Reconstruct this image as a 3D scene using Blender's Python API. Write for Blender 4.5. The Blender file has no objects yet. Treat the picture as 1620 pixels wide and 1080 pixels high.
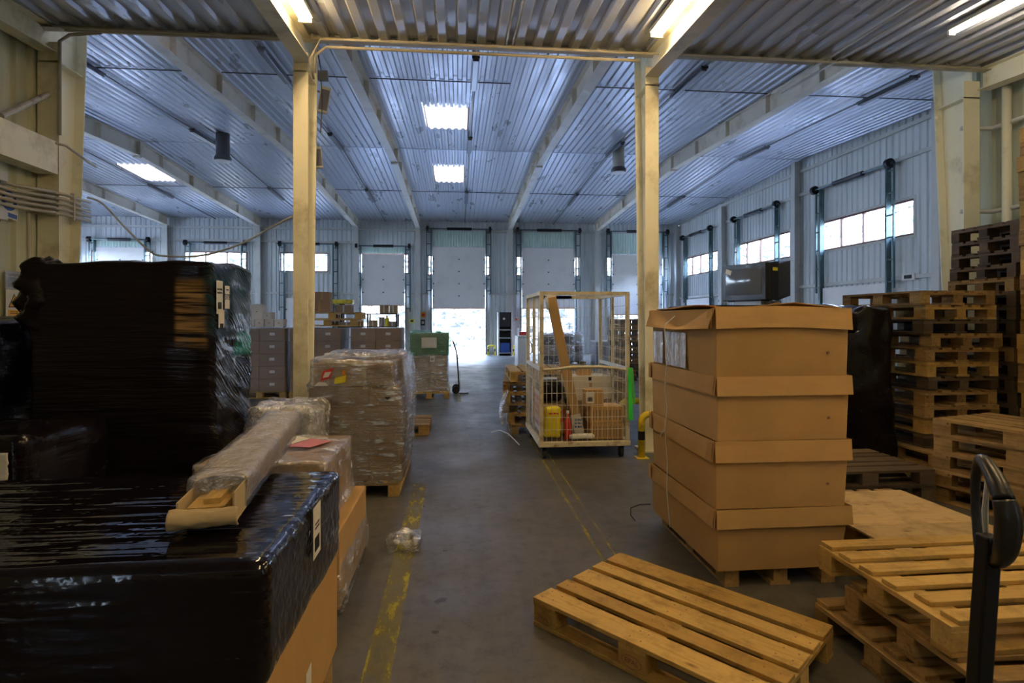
import bpy, math, random
from mathutils import Vector, Matrix, noise

R = math.radians
sc = bpy.context.scene
col = sc.collection
rnd = random.Random(7)

# ------------------------------------------------------------------ camera
H = 1.6
YAW = R(5.4)
cam_d = bpy.data.cameras.new('camera')
cam = bpy.data.objects.new('camera', cam_d)
col.objects.link(cam)
cam.location = (0, 0, H)
cam.rotation_euler = (R(90), 0, -YAW)
cam_d.lens = 20.0
cam_d.sensor_width = 36.0
cam_d.shift_y = -36 / 1620
cam_d.clip_start = 0.05
cam_d.clip_end = 300
sc.camera = cam

# ------------------------------------------------------------------ look
vs = sc.view_settings
vs.view_transform = 'Standard'
vs.look = 'None'
vs.gamma = 1.0
vs.use_curve_mapping = False
vs.exposure = 0.74
cy = sc.cycles
cy.max_bounces = 9
cy.diffuse_bounces = 5
cy.glossy_bounces = 4
cy.transmission_bounces = 6
cy.transparent_max_bounces = 20
cy.caustics_reflective = False
cy.caustics_refractive = False
cy.sample_clamp_indirect = 4.0
cy.sample_clamp_direct = 0.0
cy.use_denoising = True
cy.blur_glossy = 0.6

# ------------------------------------------------------------------ sky, sun
world = bpy.data.worlds.new('world')
sc.world = world
world.use_nodes = True
wn = world.node_tree
for n in list(wn.nodes):
    wn.nodes.remove(n)
w_out = wn.nodes.new('ShaderNodeOutputWorld')
w_bg = wn.nodes.new('ShaderNodeBackground')
w_tc = wn.nodes.new('ShaderNodeTexCoord')
w_sep = wn.nodes.new('ShaderNodeSeparateXYZ')
w_ramp = wn.nodes.new('ShaderNodeValToRGB')
wn.links.new(w_tc.outputs['Generated'], w_sep.inputs[0])
wn.links.new(w_sep.outputs['Z'], w_ramp.inputs[0])
w_ramp.color_ramp.elements[0].position = 0.0
w_ramp.color_ramp.elements[0].color = (0.66, 0.80, 1.0, 1)
w_ramp.color_ramp.elements[1].position = 0.7
w_ramp.color_ramp.elements[1].color = (0.36, 0.54, 1.0, 1)
wn.links.new(w_ramp.outputs[0], w_bg.inputs['Color'])
w_bg.inputs['Strength'].default_value = 24.0
wn.links.new(w_bg.outputs[0], w_out.inputs[0])

sun_d = bpy.data.lights.new('sun', 'SUN')
sun_d.energy = 16.0
sun_d.color = (1.0, 0.93, 0.82)
sun_d.angle = R(1.0)
sun = bpy.data.objects.new('sun', sun_d)
col.objects.link(sun)
sun.rotation_euler = Vector((0.30, 0.72, -0.75)).to_track_quat('-Z', 'Y').to_euler()


def portal(loc, face, w, h):
    """Daylight portal in an opening: guides the sky's light through it."""
    d = bpy.data.lights.new('daylight_portal', 'AREA')
    d.shape = 'RECTANGLE'
    d.size = w
    d.size_y = h
    d.cycles.is_portal = True
    o = bpy.data.objects.new('daylight_portal', d)
    col.objects.link(o)
    o.location = loc
    o.rotation_euler = Vector(face).to_track_quat('-Z', 'Y').to_euler()
    return o


# ------------------------------------------------------------------ materials
def mat(name):
    m = bpy.data.materials.new(name)
    m.use_nodes = True
    nt = m.node_tree
    b = nt.nodes['Principled BSDF']
    return m, nt, b


def N(nt, kind, **kw):
    n = nt.nodes.new(kind)
    for k, v in kw.items():
        if k.startswith('i_'):
            key = k[2:]
            key = int(key) if key.isdigit() else key.replace('_', ' ')
            n.inputs[key].default_value = v
        else:
            setattr(n, k, v)
    return n


def ramp(nt, src, stops):
    r = N(nt, 'ShaderNodeValToRGB')
    el = r.color_ramp.elements
    while len(el) > 1:
        el.remove(el[-1])
    el[0].position = stops[0][0]
    el[0].color = (*stops[0][1], 1)
    for p, c in stops[1:]:
        e = el.new(p)
        e.color = (*c, 1)
    nt.links.new(src, r.inputs[0])
    return r.outputs[0]


def g3(v):
    return (v, v, v)


def coords(nt, scale=(1, 1, 1), kind='Object', rot=(0, 0, 0), attr=None):
    if attr:
        t = N(nt, 'ShaderNodeAttribute', attribute_name=attr)
        s = t.outputs['Vector']
    else:
        t = N(nt, 'ShaderNodeTexCoord')
        s = t.outputs[kind]
    mp = N(nt, 'ShaderNodeMapping')
    mp.inputs['Scale'].default_value = scale
    mp.inputs['Rotation'].default_value = rot
    nt.links.new(s, mp.inputs[0])
    return mp.outputs[0]


def noise_tex(nt, vec, scale=5, detail=3, rough=0.55):
    n = N(nt, 'ShaderNodeTexNoise')
    n.inputs['Scale'].default_value = scale
    n.inputs['Detail'].default_value = detail
    n.inputs['Roughness'].default_value = rough
    nt.links.new(vec, n.inputs['Vector'])
    return n.outputs['Fac']


def bump(nt, b, src, strength=0.3, dist=0.01, prev=None):
    bp = N(nt, 'ShaderNodeBump')
    bp.inputs['Strength'].default_value = strength
    bp.inputs['Distance'].default_value = dist
    nt.links.new(src, bp.inputs['Height'])
    if prev is not None:
        nt.links.new(prev, bp.inputs['Normal'])
    nt.links.new(bp.outputs[0], b.inputs['Normal'])
    return bp.outputs[0]


def mix(nt, fac, a, b, mode='MIX'):
    m = N(nt, 'ShaderNodeMix', data_type='RGBA', blend_type=mode)
    for src, i in ((fac, 0), (a, 6), (b, 7)):
        if hasattr(src, 'links'):
            nt.links.new(src, m.inputs[i])
        else:
            m.inputs[i].default_value = (*src, 1) if isinstance(src, tuple) else src
    return m.outputs[2]


def paint(name, c, rough=0.5, metal=0.0, dirt=0.12, dscale=2.0, spec=0.5, stretch=(1, 1, 1), hue=None, bumpy=0.0):
    m, nt, b = mat(name)
    v = coords(nt, stretch)
    f = noise_tex(nt, v, dscale, 5, 0.65)
    dark = tuple(x * (1 - dirt * 3) for x in c)
    if hue:
        dark = hue
    cc = ramp(nt, f, [(0.30, dark), (0.48, c), (0.75, tuple(min(1, x * (1 + dirt)) for x in c))])
    nt.links.new(cc, b.inputs['Base Color'])
    rr = ramp(nt, noise_tex(nt, v, dscale * 4, 3), [(0.3, g3(max(0.03, rough - 0.08))), (0.7, g3(min(1, rough + 0.1)))])
    nt.links.new(rr, b.inputs['Roughness'])
    b.inputs['Metallic'].default_value = metal
    b.inputs['Specular IOR Level'].default_value = spec
    if bumpy:
        bump(nt, b, noise_tex(nt, v, dscale * 12, 4), bumpy, 0.004)
    return m


def flat(name, c, rough=0.6, metal=0.0, spec=0.5):
    m, nt, b = mat(name)
    b.inputs['Base Color'].default_value = (*c, 1)
    b.inputs['Roughness'].default_value = rough
    b.inputs['Metallic'].default_value = metal
    b.inputs['Specular IOR Level'].default_value = spec
    return m


def emis(name, c, s):
    m, nt, b = mat(name)
    b.inputs['Base Color'].default_value = (*c, 1)
    b.inputs['Emission Color'].default_value = (*c, 1)
    b.inputs['Emission Strength'].default_value = s
    return m


def wood_mat(name, c1, c2, dark, rough=0.65):
    m, nt, b = mat(name)
    v = coords(nt, (1.5, 22, 22), attr='gc')
    f = noise_tex(nt, v, 1.6, 5, 0.6)
    grain = ramp(nt, f, [(0.3, c2), (0.5, c1), (0.72, tuple(x * 0.82 for x in c1))])
    kv = coords(nt, (2.6, 7, 7), attr='gc')
    vor = N(nt, 'ShaderNodeTexVoronoi', feature='F1')
    vor.inputs['Scale'].default_value = 1.0
    nt.links.new(kv, vor.inputs['Vector'])
    knot = ramp(nt, vor.outputs['Distance'], [(0.03, g3(1)), (0.11, g3(0))])
    cc = mix(nt, knot, grain, tuple(x * 0.45 for x in c2))
    tint = N(nt, 'ShaderNodeAttribute', attribute_name='tint')
    oi = N(nt, 'ShaderNodeObjectInfo')
    mth = N(nt, 'ShaderNodeMath', operation='MULTIPLY_ADD')
    nt.links.new(oi.outputs['Random'], mth.inputs[0])
    mth.inputs[1].default_value = 0.35
    mth2 = N(nt, 'ShaderNodeMath', operation='MULTIPLY')
    nt.links.new(tint.outputs['Fac'], mth2.inputs[0])
    mth2.inputs[1].default_value = 0.65
    nt.links.new(mth2.outputs[0], mth.inputs[2])
    shade = ramp(nt, mth.outputs[0], [(0.05, dark), (0.5, g3(0.85)), (1.0, g3(1.15))])
    cc = mix(nt, 1.0, cc, shade, 'MULTIPLY')
    dv = coords(nt, (1, 1, 1), attr='gc')
    dirt = ramp(nt, noise_tex(nt, dv, 7, 5, 0.7), [(0.36, g3(0.45)), (0.52, g3(1))])
    cc = mix(nt, 0.55, cc, dirt, 'MULTIPLY')
    nt.links.new(cc, b.inputs['Base Color'])
    b.inputs['Roughness'].default_value = rough
    b.inputs['Specular IOR Level'].default_value = 0.3
    bump(nt, b, f, 0.35, 0.003)
    return m


def film_black(name, base=(0.006, 0.004, 0.006), streak=(1.5, 1.5, 26), rough=0.17, patch=None, strength=0.55, shear=0.0, soft=0.15, spec=0.42, detail=4):
    """Glossy stretched black wrapping film with fine pull lines. patch = (x0,x1,z0,z1, colour) where the film is thin."""
    m, nt, b = mat(name)
    v = coords(nt, streak)
    if shear:
        tc0 = N(nt, 'ShaderNodeTexCoord')
        s0 = N(nt, 'ShaderNodeSeparateXYZ')
        c0 = N(nt, 'ShaderNodeCombineXYZ')
        ma = N(nt, 'ShaderNodeMath', operation='MULTIPLY_ADD')
        nt.links.new(tc0.outputs['Object'], s0.inputs[0])
        nt.links.new(s0.outputs['Y'], ma.inputs[0])
        ma.inputs[1].default_value = shear
        nt.links.new(s0.outputs['Z'], ma.inputs[2])
        nt.links.new(s0.outputs['X'], c0.inputs[0])
        nt.links.new(s0.outputs['Y'], c0.inputs[1])
        nt.links.new(ma.outputs[0], c0.inputs[2])
        nt.links.new(c0.outputs[0], v.node.inputs[0])
    f = noise_tex(nt, v, 1.8, detail, 0.6)
    v2 = coords(nt, (3, 3, 5))
    f2 = noise_tex(nt, v2, 2.2, 3, 0.6)
    colr = base
    if patch:
        tc = N(nt, 'ShaderNodeTexCoord')
        sep = N(nt, 'ShaderNodeSeparateXYZ')
        nt.links.new(tc.outputs['Object'], sep.inputs[0])
        st = ramp(nt, f, [(0.40, g3(0)), (0.60, g3(1))])
        for pt in patch:
            cur = st
            for ax, lo, hi, soft in pt['box']:
                for e0, e1 in ((lo - soft, lo + soft), (hi + soft, hi - soft)):
                    q = N(nt, 'ShaderNodeMapRange', interpolation_type='SMOOTHSTEP')
                    q.inputs[1].default_value = e0
                    q.inputs[2].default_value = e1
                    nt.links.new(sep.outputs[ax], q.inputs[0])
                    mm = N(nt, 'ShaderNodeMath', operation='MULTIPLY')
                    nt.links.new(cur, mm.inputs[0])
                    nt.links.new(q.outputs[0], mm.inputs[1])
                    cur = mm.outputs[0]
            colr = mix(nt, cur, colr, pt['color'])
        nt.links.new(colr, b.inputs['Base Color'])
    else:
        b.inputs['Base Color'].default_value = (*base, 1)
    rr = ramp(nt, f2, [(0.35, g3(rough * 0.6)), (0.65, g3(rough * 1.8))])
    nt.links.new(rr, b.inputs['Roughness'])
    b.inputs['Specular IOR Level'].default_value = spec
    n1 = bump(nt, b, f, strength, 0.012)
    bump(nt, b, f2, soft, 0.02, prev=n1)
    return m


def film_clear(name, tint=(0.95, 0.95, 0.95), milk_sheen=0.12, gloss=0.35, streak=(2, 2, 18), milk_sheen_c=(0.8, 0.82, 0.85), rough=0.18):
    m = bpy.data.materials.new(name)
    m.use_nodes = True
    nt = m.node_tree
    for n in list(nt.nodes):
        nt.nodes.remove(n)
    out = N(nt, 'ShaderNodeOutputMaterial')
    tr = N(nt, 'ShaderNodeBsdfTransparent')
    tr.inputs[0].default_value = (*tint, 1)
    gl = N(nt, 'ShaderNodeBsdfGlossy')
    gl.inputs['Roughness'].default_value = rough
    gl.inputs['Color'].default_value = (0.9, 0.92, 0.95, 1)
    df = N(nt, 'ShaderNodeBsdfDiffuse')
    df.inputs[0].default_value = (*milk_sheen_c, 1)
    v = coords(nt, streak)
    f = noise_tex(nt, v, 2.0, 5, 0.65)
    v2 = coords(nt, (4, 4, 4))
    f2 = noise_tex(nt, v2, 2.0, 4, 0.6)
    bp = N(nt, 'ShaderNodeBump')
    bp.inputs['Strength'].default_value = 0.8
    bp.inputs['Distance'].default_value = 0.02
    nt.links.new(f, bp.inputs['Height'])
    bp2 = N(nt, 'ShaderNodeBump')
    bp2.inputs['Strength'].default_value = 0.6
    bp2.inputs['Distance'].default_value = 0.03
    nt.links.new(f2, bp2.inputs['Height'])
    nt.links.new(bp.outputs[0], bp2.inputs['Normal'])
    nt.links.new(bp2.outputs[0], gl.inputs['Normal'])
    a = N(nt, 'ShaderNodeMixShader')
    b = N(nt, 'ShaderNodeMixShader')
    msk = ramp(nt, f2, [(0.40, g3(0.25)), (0.58, g3(1.0))])
    mf = ramp(nt, f, [(0.42, g3(milk_sheen * 0.3)), (0.54, g3(milk_sheen)), (0.62, g3(min(1, milk_sheen * 4.5))), (0.70, g3(min(1, milk_sheen * 6)))])  # white streaks: film haze plus highlights painted into the colour
    gf = ramp(nt, f2, [(0.35, g3(gloss * 0.5)), (0.7, g3(gloss))])
    mmx = N(nt, 'ShaderNodeMath', operation='MULTIPLY')
    nt.links.new(mf, mmx.inputs[0])
    nt.links.new(msk, mmx.inputs[1])
    nt.links.new(mmx.outputs[0], a.inputs[0])
    nt.links.new(tr.outputs[0], a.inputs[1])
    nt.links.new(df.outputs[0], a.inputs[2])
    nt.links.new(gf, b.inputs[0])
    nt.links.new(a.outputs[0], b.inputs[1])
    nt.links.new(gl.outputs[0], b.inputs[2])
    nt.links.new(b.outputs[0], out.inputs[0])
    return m


def glass_mat(name, tint=(0.93, 0.96, 0.98)):
    m = bpy.data.materials.new(name)
    m.use_nodes = True
    nt = m.node_tree
    for n in list(nt.nodes):
        nt.nodes.remove(n)
    out = N(nt, 'ShaderNodeOutputMaterial')
    tr = N(nt, 'ShaderNodeBsdfTransparent')
    tr.inputs[0].default_value = (*tint, 1)
    gl = N(nt, 'ShaderNodeBsdfGlossy')
    gl.inputs['Roughness'].default_value = 0.05
    lw = N(nt, 'ShaderNodeLayerWeight')
    lw.inputs[0].default_value = 0.06
    a = N(nt, 'ShaderNodeMixShader')
    nt.links.new(lw.outputs['Fresnel'], a.inputs[0])
    nt.links.new(tr.outputs[0], a.inputs[1])
    nt.links.new(gl.outputs[0], a.inputs[2])
    nt.links.new(a.outputs[0], out.inputs[0])
    return m


def translucent_mat(name, c, tfac=0.7, vz=(8, 0.6, 1)):
    m = bpy.data.materials.new(name)
    m.use_nodes = True
    nt = m.node_tree
    for n in list(nt.nodes):
        nt.nodes.remove(n)
    out = N(nt, 'ShaderNodeOutputMaterial')
    tl = N(nt, 'ShaderNodeBsdfTranslucent')
    df = N(nt, 'ShaderNodeBsdfDiffuse')
    v = coords(nt, vz)
    cc = ramp(nt, noise_tex(nt, v, 2, 3), [(0.3, tuple(x * 0.8 for x in c)), (0.6, c)])
    nt.links.new(cc, tl.inputs[0])
    nt.links.new(cc, df.inputs[0])
    a = N(nt, 'ShaderNodeMixShader')
    a.inputs[0].default_value = tfac
    nt.links.new(df.outputs[0], a.inputs[1])
    nt.links.new(tl.outputs[0], a.inputs[2])
    nt.links.new(a.outputs[0], out.inputs[0])
    return m


def card_mat(name, c, rough=0.85, dirt=0.06):
    m, nt, b = mat(name)
    v = coords(nt, (1, 1, 1))
    f = noise_tex(nt, v, 3, 4, 0.6)
    flute = coords(nt, (1.5, 1.5, 60))
    f2 = noise_tex(nt, flute, 2, 2)
    cc = ramp(nt, f, [(0.3, tuple(x * (1 - dirt * 2) for x in c)), (0.6, c)])
    oi = N(nt, 'ShaderNodeObjectInfo')
    tv = ramp(nt, oi.outputs['Random'], [(0, g3(0.88)), (1, g3(1.08))])
    cc = mix(nt, 1.0, cc, tv, 'MULTIPLY')
    nt.links.new(cc, b.inputs['Base Color'])
    b.inputs['Roughness'].default_value = rough
    b.inputs['Specular IOR Level'].default_value = 0.25
    bump(nt, b, f2, 0.12, 0.003)
    return m


M = {}
M['ceiling'] = paint('ceiling_sheet_paint', (0.60, 0.63, 0.70), 0.33, 0.25, 0.015, 0.5, stretch=(1.5, 0.4, 1))
M['cladding'] = paint('wall_cladding_paint', (0.72, 0.76, 0.76), 0.42, 0.0, 0.06, 1.2, stretch=(2, 2, 0.3))
M['annex_wall'] = paint('annex_cladding_paint', (0.54, 0.55, 0.40), 0.5, 0.0, 0.08, 1.6, stretch=(2, 2, 0.3))
M['steel'] = paint('cream_steel_paint', (0.88, 0.84, 0.64), 0.45, 0, 0.05, 1.6, hue=(0.52, 0.46, 0.29), bumpy=0.05)
M['beam'] = paint('pale_beam_paint', (0.86, 0.80, 0.68), 0.42, 0, 0.04, 1.6, hue=(0.62, 0.54, 0.42))
M['steel_grey'] = paint('pale_grey_steel_paint', (0.60, 0.60, 0.56), 0.45, 0, 0.05, 2)
M['conduit'] = paint('conduit_plastic', (0.50, 0.46, 0.36), 0.45, 0, 0.05, 3)
M['door'] = paint('door_leaf_paint', (0.90, 0.88, 0.85), 0.4, 0, 0.03, 1.5)
M['track'] = paint('dark_green_steel', (0.10, 0.15, 0.15), 0.4, 0.6, 0.1, 5)
M['orange'] = flat('orange_brown_seal', (0.50, 0.16, 0.06), 0.6)
M['frame_brown'] = flat('window_frame_brown', (0.22, 0.10, 0.07), 0.5)
M['glass'] = glass_mat('window_glass')
M['skylight'] = translucent_mat('skylight_sheet', (0.55, 0.43, 0.34), 0.45)
M['green_sheet'] = translucent_mat('green_tinted_sheet', (0.74, 0.92, 0.83), 0.1)
M['black'] = paint('black_plastic', (0.012, 0.012, 0.014), 0.35, 0, 0.05, 3)
M['blackmetal'] = paint('black_steel', (0.018, 0.017, 0.017), 0.38, 0.5, 0.1, 6)
M['rubber'] = flat('rubber', (0.02, 0.02, 0.02), 0.7)
M['white'] = flat('white_plastic', (0.80, 0.80, 0.78), 0.4)
M['paper'] = paint('white_paper', (0.72, 0.70, 0.62), 0.7, 0, 0.03, 4)
M['ink'] = flat('black_ink', (0.02, 0.02, 0.02), 0.7)
M['yellow'] = paint('yellow_guard_paint', (0.72, 0.55, 0.02), 0.45, 0, 0.12, 4, hue=(0.22, 0.16, 0.03))
M['red'] = flat('red_print', (0.62, 0.04, 0.03), 0.5)
M['pink'] = flat('faded_red_print', (0.62, 0.20, 0.24), 0.6)
M['blue'] = flat('blue_print', (0.03, 0.10, 0.38), 0.5)
M['yellowp'] = flat('yellow_paper', (0.85, 0.72, 0.02), 0.6)
M['orangep'] = flat('orange_paper', (0.85, 0.30, 0.04), 0.6)
M['amber'] = flat('amber_sign', (0.80, 0.40, 0.03), 0.5)
M['green'] = flat('green_print', (0.02, 0.35, 0.16), 0.5)
M['concrete_out'] = paint('outdoor_concrete', (0.55, 0.54, 0.52), 0.8, 0, 0.05, 0.8)
M['wood'] = wood_mat('pallet_wood_new', (0.62, 0.41, 0.13), (0.48, 0.29, 0.08), (0.70, 0.64, 0.55))
M['wood_mid'] = wood_mat('pallet_wood_used', (0.45, 0.29, 0.11), (0.28, 0.165, 0.06), (0.40, 0.34, 0.30))
M['wood_old'] = wood_mat('pallet_wood_old', (0.15, 0.108, 0.066), (0.10, 0.065, 0.038), (0.40, 0.37, 0.35))
M['ply'] = wood_mat('plywood', (0.52, 0.37, 0.18), (0.46, 0.31, 0.14), (0.9, 0.9, 0.88))
M['card'] = card_mat('cardboard', (0.55, 0.34, 0.135))
M['card_pale'] = card_mat('pale_cardboard', (0.56, 0.43, 0.24))
M['card_in'] = card_mat('cardboard_inside', (0.56, 0.33, 0.12))
M['card_brown'] = card_mat('brown_carton', (0.30, 0.20, 0.12))
M['card_tan'] = card_mat('tan_carton', (0.42, 0.27, 0.12))
M['card_dark'] = card_mat('dark_brown_carton', (0.27, 0.155, 0.06))
M['cage'] = paint('cage_paint', (0.62, 0.57, 0.40), 0.5, 0, 0.08, 9, hue=(0.35, 0.27, 0.15))
M['card_white'] = card_mat('white_carton', (0.66, 0.62, 0.54))
M['lamp_on'] = emis('fluorescent_lit', (1.0, 0.72, 0.38), 48.0)
M['lamp_blue'] = emis('fluorescent_cool', (1.0, 0.84, 0.62), 36.0)
M['lamp_off'] = flat('lamp_cover_unlit', (0.10, 0.10, 0.12), 0.3)
M['lamp_body'] = flat('lamp_body_grey', (0.09, 0.09, 0.10), 0.4)

# concrete floor with a worn yellow line
m, nt, b = mat('hall_floor_concrete')
vw = coords(nt, (1, 1, 1))
fa = noise_tex(nt, vw, 0.35, 6, 0.65)
fb = noise_tex(nt, vw, 9, 6, 0.75)
base = ramp(nt, fa, [(0.3, (0.070, 0.064, 0.050)), (0.55, (0.105, 0.098, 0.080)), (0.75, (0.145, 0.138, 0.118))])
spk = ramp(nt, fb, [(0.30, g3(0.55)), (0.5, g3(1.0)), (0.7, g3(1.12))])
cc = mix(nt, 1.0, base, spk, 'MULTIPLY')
vst = coords(nt, (6, 0.35, 1))
tr_ = ramp(nt, noise_tex(nt, vst, 1.2, 4, 0.6), [(0.35, g3(0.78)), (0.55, g3(1.0))])
cc = mix(nt, 0.7, cc, tr_, 'MULTIPLY')
spots = noise_tex(nt, vw, 6.0, 2, 0.4)
sp = ramp(nt, spots, [(0.235, g3(0.25)), (0.26, g3(1))])
cc = mix(nt, 1.0, cc, sp, 'MULTIPLY')
nt.links.new(cc, b.inputs['Base Color'])
rr = ramp(nt, noise_tex(nt, vw, 1.3, 5, 0.7), [(0.3, g3(0.32)), (0.7, g3(0.58))])
nt.links.new(rr, b.inputs['Roughness'])
b.inputs['Specular IOR Level'].default_value = 0.4
bump(nt, b, fb, 0.08, 0.003)
M['floor'] = m

# worn paint of the floor lines: patchy, shows the concrete through
m = bpy.data.materials.new('worn_yellow_floor_paint')
m.use_nodes = True
nt = m.node_tree
b = nt.nodes['Principled BSDF']
out = nt.nodes['Material Output']
vw = coords(nt, (1, 1, 1))
pc = ramp(nt, noise_tex(nt, vw, 3, 4), [(0.3, (0.30, 0.25, 0.03)), (0.65, (0.48, 0.42, 0.03))])
nt.links.new(pc, b.inputs['Base Color'])
b.inputs['Roughness'].default_value = 0.55
tr = N(nt, 'ShaderNodeBsdfTransparent')
fm = N(nt, 'ShaderNodeMixShader')
w1 = ramp(nt, noise_tex(nt, coords(nt, (5, 1.6, 1)), 2.4, 7, 0.75), [(0.36, g3(0.0)), (0.50, g3(0.35)), (0.64, g3(0.85))])
nt.links.new(w1, fm.inputs[0])
nt.links.new(tr.outputs[0], fm.inputs[1])
nt.links.new(b.outputs[0], fm.inputs[2])
nt.links.new(fm.outputs[0], out.inputs[0])
M['floorline'] = m


# ------------------------------------------------------------------ mesh builder
class B:
    def __init__(s):
        s.v = []
        s.f = []
        s.t = []
        s.g = []

    def _add(s, vs_, fs, gc=None, tint=None):
        n = len(s.v)
        s.v += [tuple(p) for p in vs_]
        t = rnd.random() if tint is None else tint
        s.t += [t] * len(vs_)
        if gc is None:
            gc = vs_
        s.g += [tuple(p) for p in gc]
        s.f += [tuple(i + n for i in f) for f in fs]
        return s

    def box(s, x0, x1, y0, y1, z0, z1, M4=None, tint=None, jit=0.0):
        vs_ = [Vector((x, y, z)) for z in (z0, z1) for y in (y0, y1) for x in (x0, x1)]
        if jit:
            vs_ = [p + Vector((rnd.uniform(-jit, jit), rnd.uniform(-jit, jit), rnd.uniform(-jit, jit) * 0.4)) for p in vs_]
        d = (abs(x1 - x0), abs(y1 - y0), abs(z1 - z0))
        order = sorted(range(3), key=lambda k: -d[k])
        off = Vector((rnd.uniform(0, 50), rnd.uniform(0, 50), rnd.uniform(0, 50)))
        gc = [Vector((p[order[0]], p[order[1]], p[order[2]])) + off for p in vs_]
        if M4 is not None:
            vs_ = [M4 @ p for p in vs_]
        return s._add(vs_, [(0, 2, 3, 1), (4, 5, 7, 6), (0, 1, 5, 4), (2, 6, 7, 3), (0, 4, 6, 2), (1, 3, 7, 5)], gc, tint)

    def bar(s, a, c, w, h=None, up=(0, 0, 1)):
        """Rectangular bar from a to c, w wide, h tall."""
        h = w if h is None else h
        a = Vector(a)
        c = Vector(c)
        d = (c - a)
        L = d.length
        x = d.normalized()
        u = Vector(up)
        if abs(x.dot(u)) > 0.98:
            u = Vector((0, 1, 0))
        y = u.cross(x).normalized()
        z = x.cross(y)
        m4 = Matrix((( x.x, y.x, z.x, a.x), (x.y, y.y, z.y, a.y), (x.z, y.z, z.z, a.z), (0, 0, 0, 1)))
        return s.box(0, L, -w / 2, w / 2, -h / 2, h / 2, m4)

    def tube(s, pts, r, n=8, cap=True):
        pts = [Vector(p) for p in pts]
        rs = r if isinstance(r, (list, tuple)) else [r] * len(pts)
        vs_ = []
        prev = None
        for i, p in enumerate(pts):
            d = (pts[min(i + 1, len(pts) - 1)] - pts[max(i - 1, 0)]).normalized()
            if prev is None:
                u = Vector((0, 0, 1)) if abs(d.z) < 0.9 else Vector((1, 0, 0))
                a = d.cross(u).normalized()
            else:
                a = (prev - d * prev.dot(d)).normalized()
            prev = a
            c = d.cross(a)
            for k in range(n):
                t = 2 * math.pi * k / n
                vs_.append(p + (a * math.cos(t) + c * math.sin(t)) * rs[i])
        fs = []
        for i in range(len(pts) - 1):
            for k in range(n):
                k2 = (k + 1) % n
                fs.append((i * n + k, i * n + k2, (i + 1) * n + k2, (i + 1) * n + k))
        if cap:
            fs.append(tuple(range(n))[::-1])
            fs.append(tuple((len(pts) - 1) * n + k for k in range(n)))
        return s._add(vs_, fs)

    def cyl(s, c, r, h, n=20, axis='Z', r2=None):
        c = Vector(c)
        ax = {'X': Vector((1, 0, 0)), 'Y': Vector((0, 1, 0)), 'Z': Vector((0, 0, 1))}[axis]
        return s.tube([c, c + ax * h], [r, r if r2 is None else r2], n)

    def poly(s, pts, flip=False):
        f = tuple(range(len(pts)))
        return s._add([Vector(p) for p in pts], [f[::-1] if flip else f])

    def prism(s, pts, vec):
        """Closed outline pts extruded by vec."""
        n = len(pts)
        vec = Vector(vec)
        vs_ = [Vector(p) for p in pts] + [Vector(p) + vec for p in pts]
        fs = [tuple(range(n))[::-1], tuple(range(n, 2 * n))]
        fs += [(i, (i + 1) % n, (i + 1) % n + n, i + n) for i in range(n)]
        return s._add(vs_, fs)

    def grid(s, P, nu, nv):
        vs_ = [P(i / nu, j / nv) for j in range(nv + 1) for i in range(nu + 1)]
        fs = [(j * (nu + 1) + i, j * (nu + 1) + i + 1, (j + 1) * (nu + 1) + i + 1, (j + 1) * (nu + 1) + i) for j in range(nv) for i in range(nu)]
        return s._add(vs_, fs)

    def build(s, name, m, parent=None, smooth=False, bevel=0.0, loc=None, rot=None, solid=0.0, normals=True):
        me = bpy.data.meshes.new(name)
        me.from_pydata(s.v, [], s.f)
        me.update()
        a = me.attributes.new('tint', 'FLOAT', 'POINT')
        a.data.foreach_set('value', s.t)
        g = me.attributes.new('gc', 'FLOAT_VECTOR', 'POINT')
        g.data.foreach_set('vector', [c for p in s.g for c in p])
        if smooth:
            me.polygons.foreach_set('use_smooth', [True] * len(me.polygons))
        o = bpy.data.objects.new(name, me)
        col.objects.link(o)
        for mm in (m if isinstance(m, (list, tuple)) else [m]):
            me.materials.append(mm)
        if parent is not None:
            o.parent = parent
        if loc is not None:
            o.location = loc
        if rot is not None:
            o.rotation_euler = rot
        if bevel:
            bv = o.modifiers.new('edge', 'BEVEL')
            bv.width = bevel
            bv.segments = 2
            bv.limit_method = 'ANGLE'
        if solid:
            so = o.modifiers.new('thick', 'SOLIDIFY')
            so.thickness = solid
            so.offset = 0
        return o


def empty(name, loc=(0, 0, 0), rz=0.0, rx=0.0, ry=0.0):
    o = bpy.data.objects.new(name, None)
    col.objects.link(o)
    o.location = loc
    o.rotation_euler = (rx, ry, rz)
    o.empty_display_size = 0.1
    return o


def tag(o, label=None, cat=None, group=None, kind=None):
    if label:
        o['label'] = label
    if cat:
        o['category'] = cat
    if group:
        o['group'] = group
    if kind:
        o['kind'] = kind
    return o


def struct(o, label=None):
    o['kind'] = 'structure'
    if label:
        o['label'] = label
    return o


def thing(name, label, cat, loc=(0, 0, 0), rz=0.0, group=None, rx=0.0, ry=0.0):
    return tag(empty(name, loc, rz, rx, ry), label, cat, group)


KIDS = {}


def copy_tree(o, parent=None, table=None):
    c = o.copy()
    col.objects.link(c)
    if parent is not None:
        c.parent = parent
    for ch in o.children:
        copy_tree(ch, c)
    return c


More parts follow.
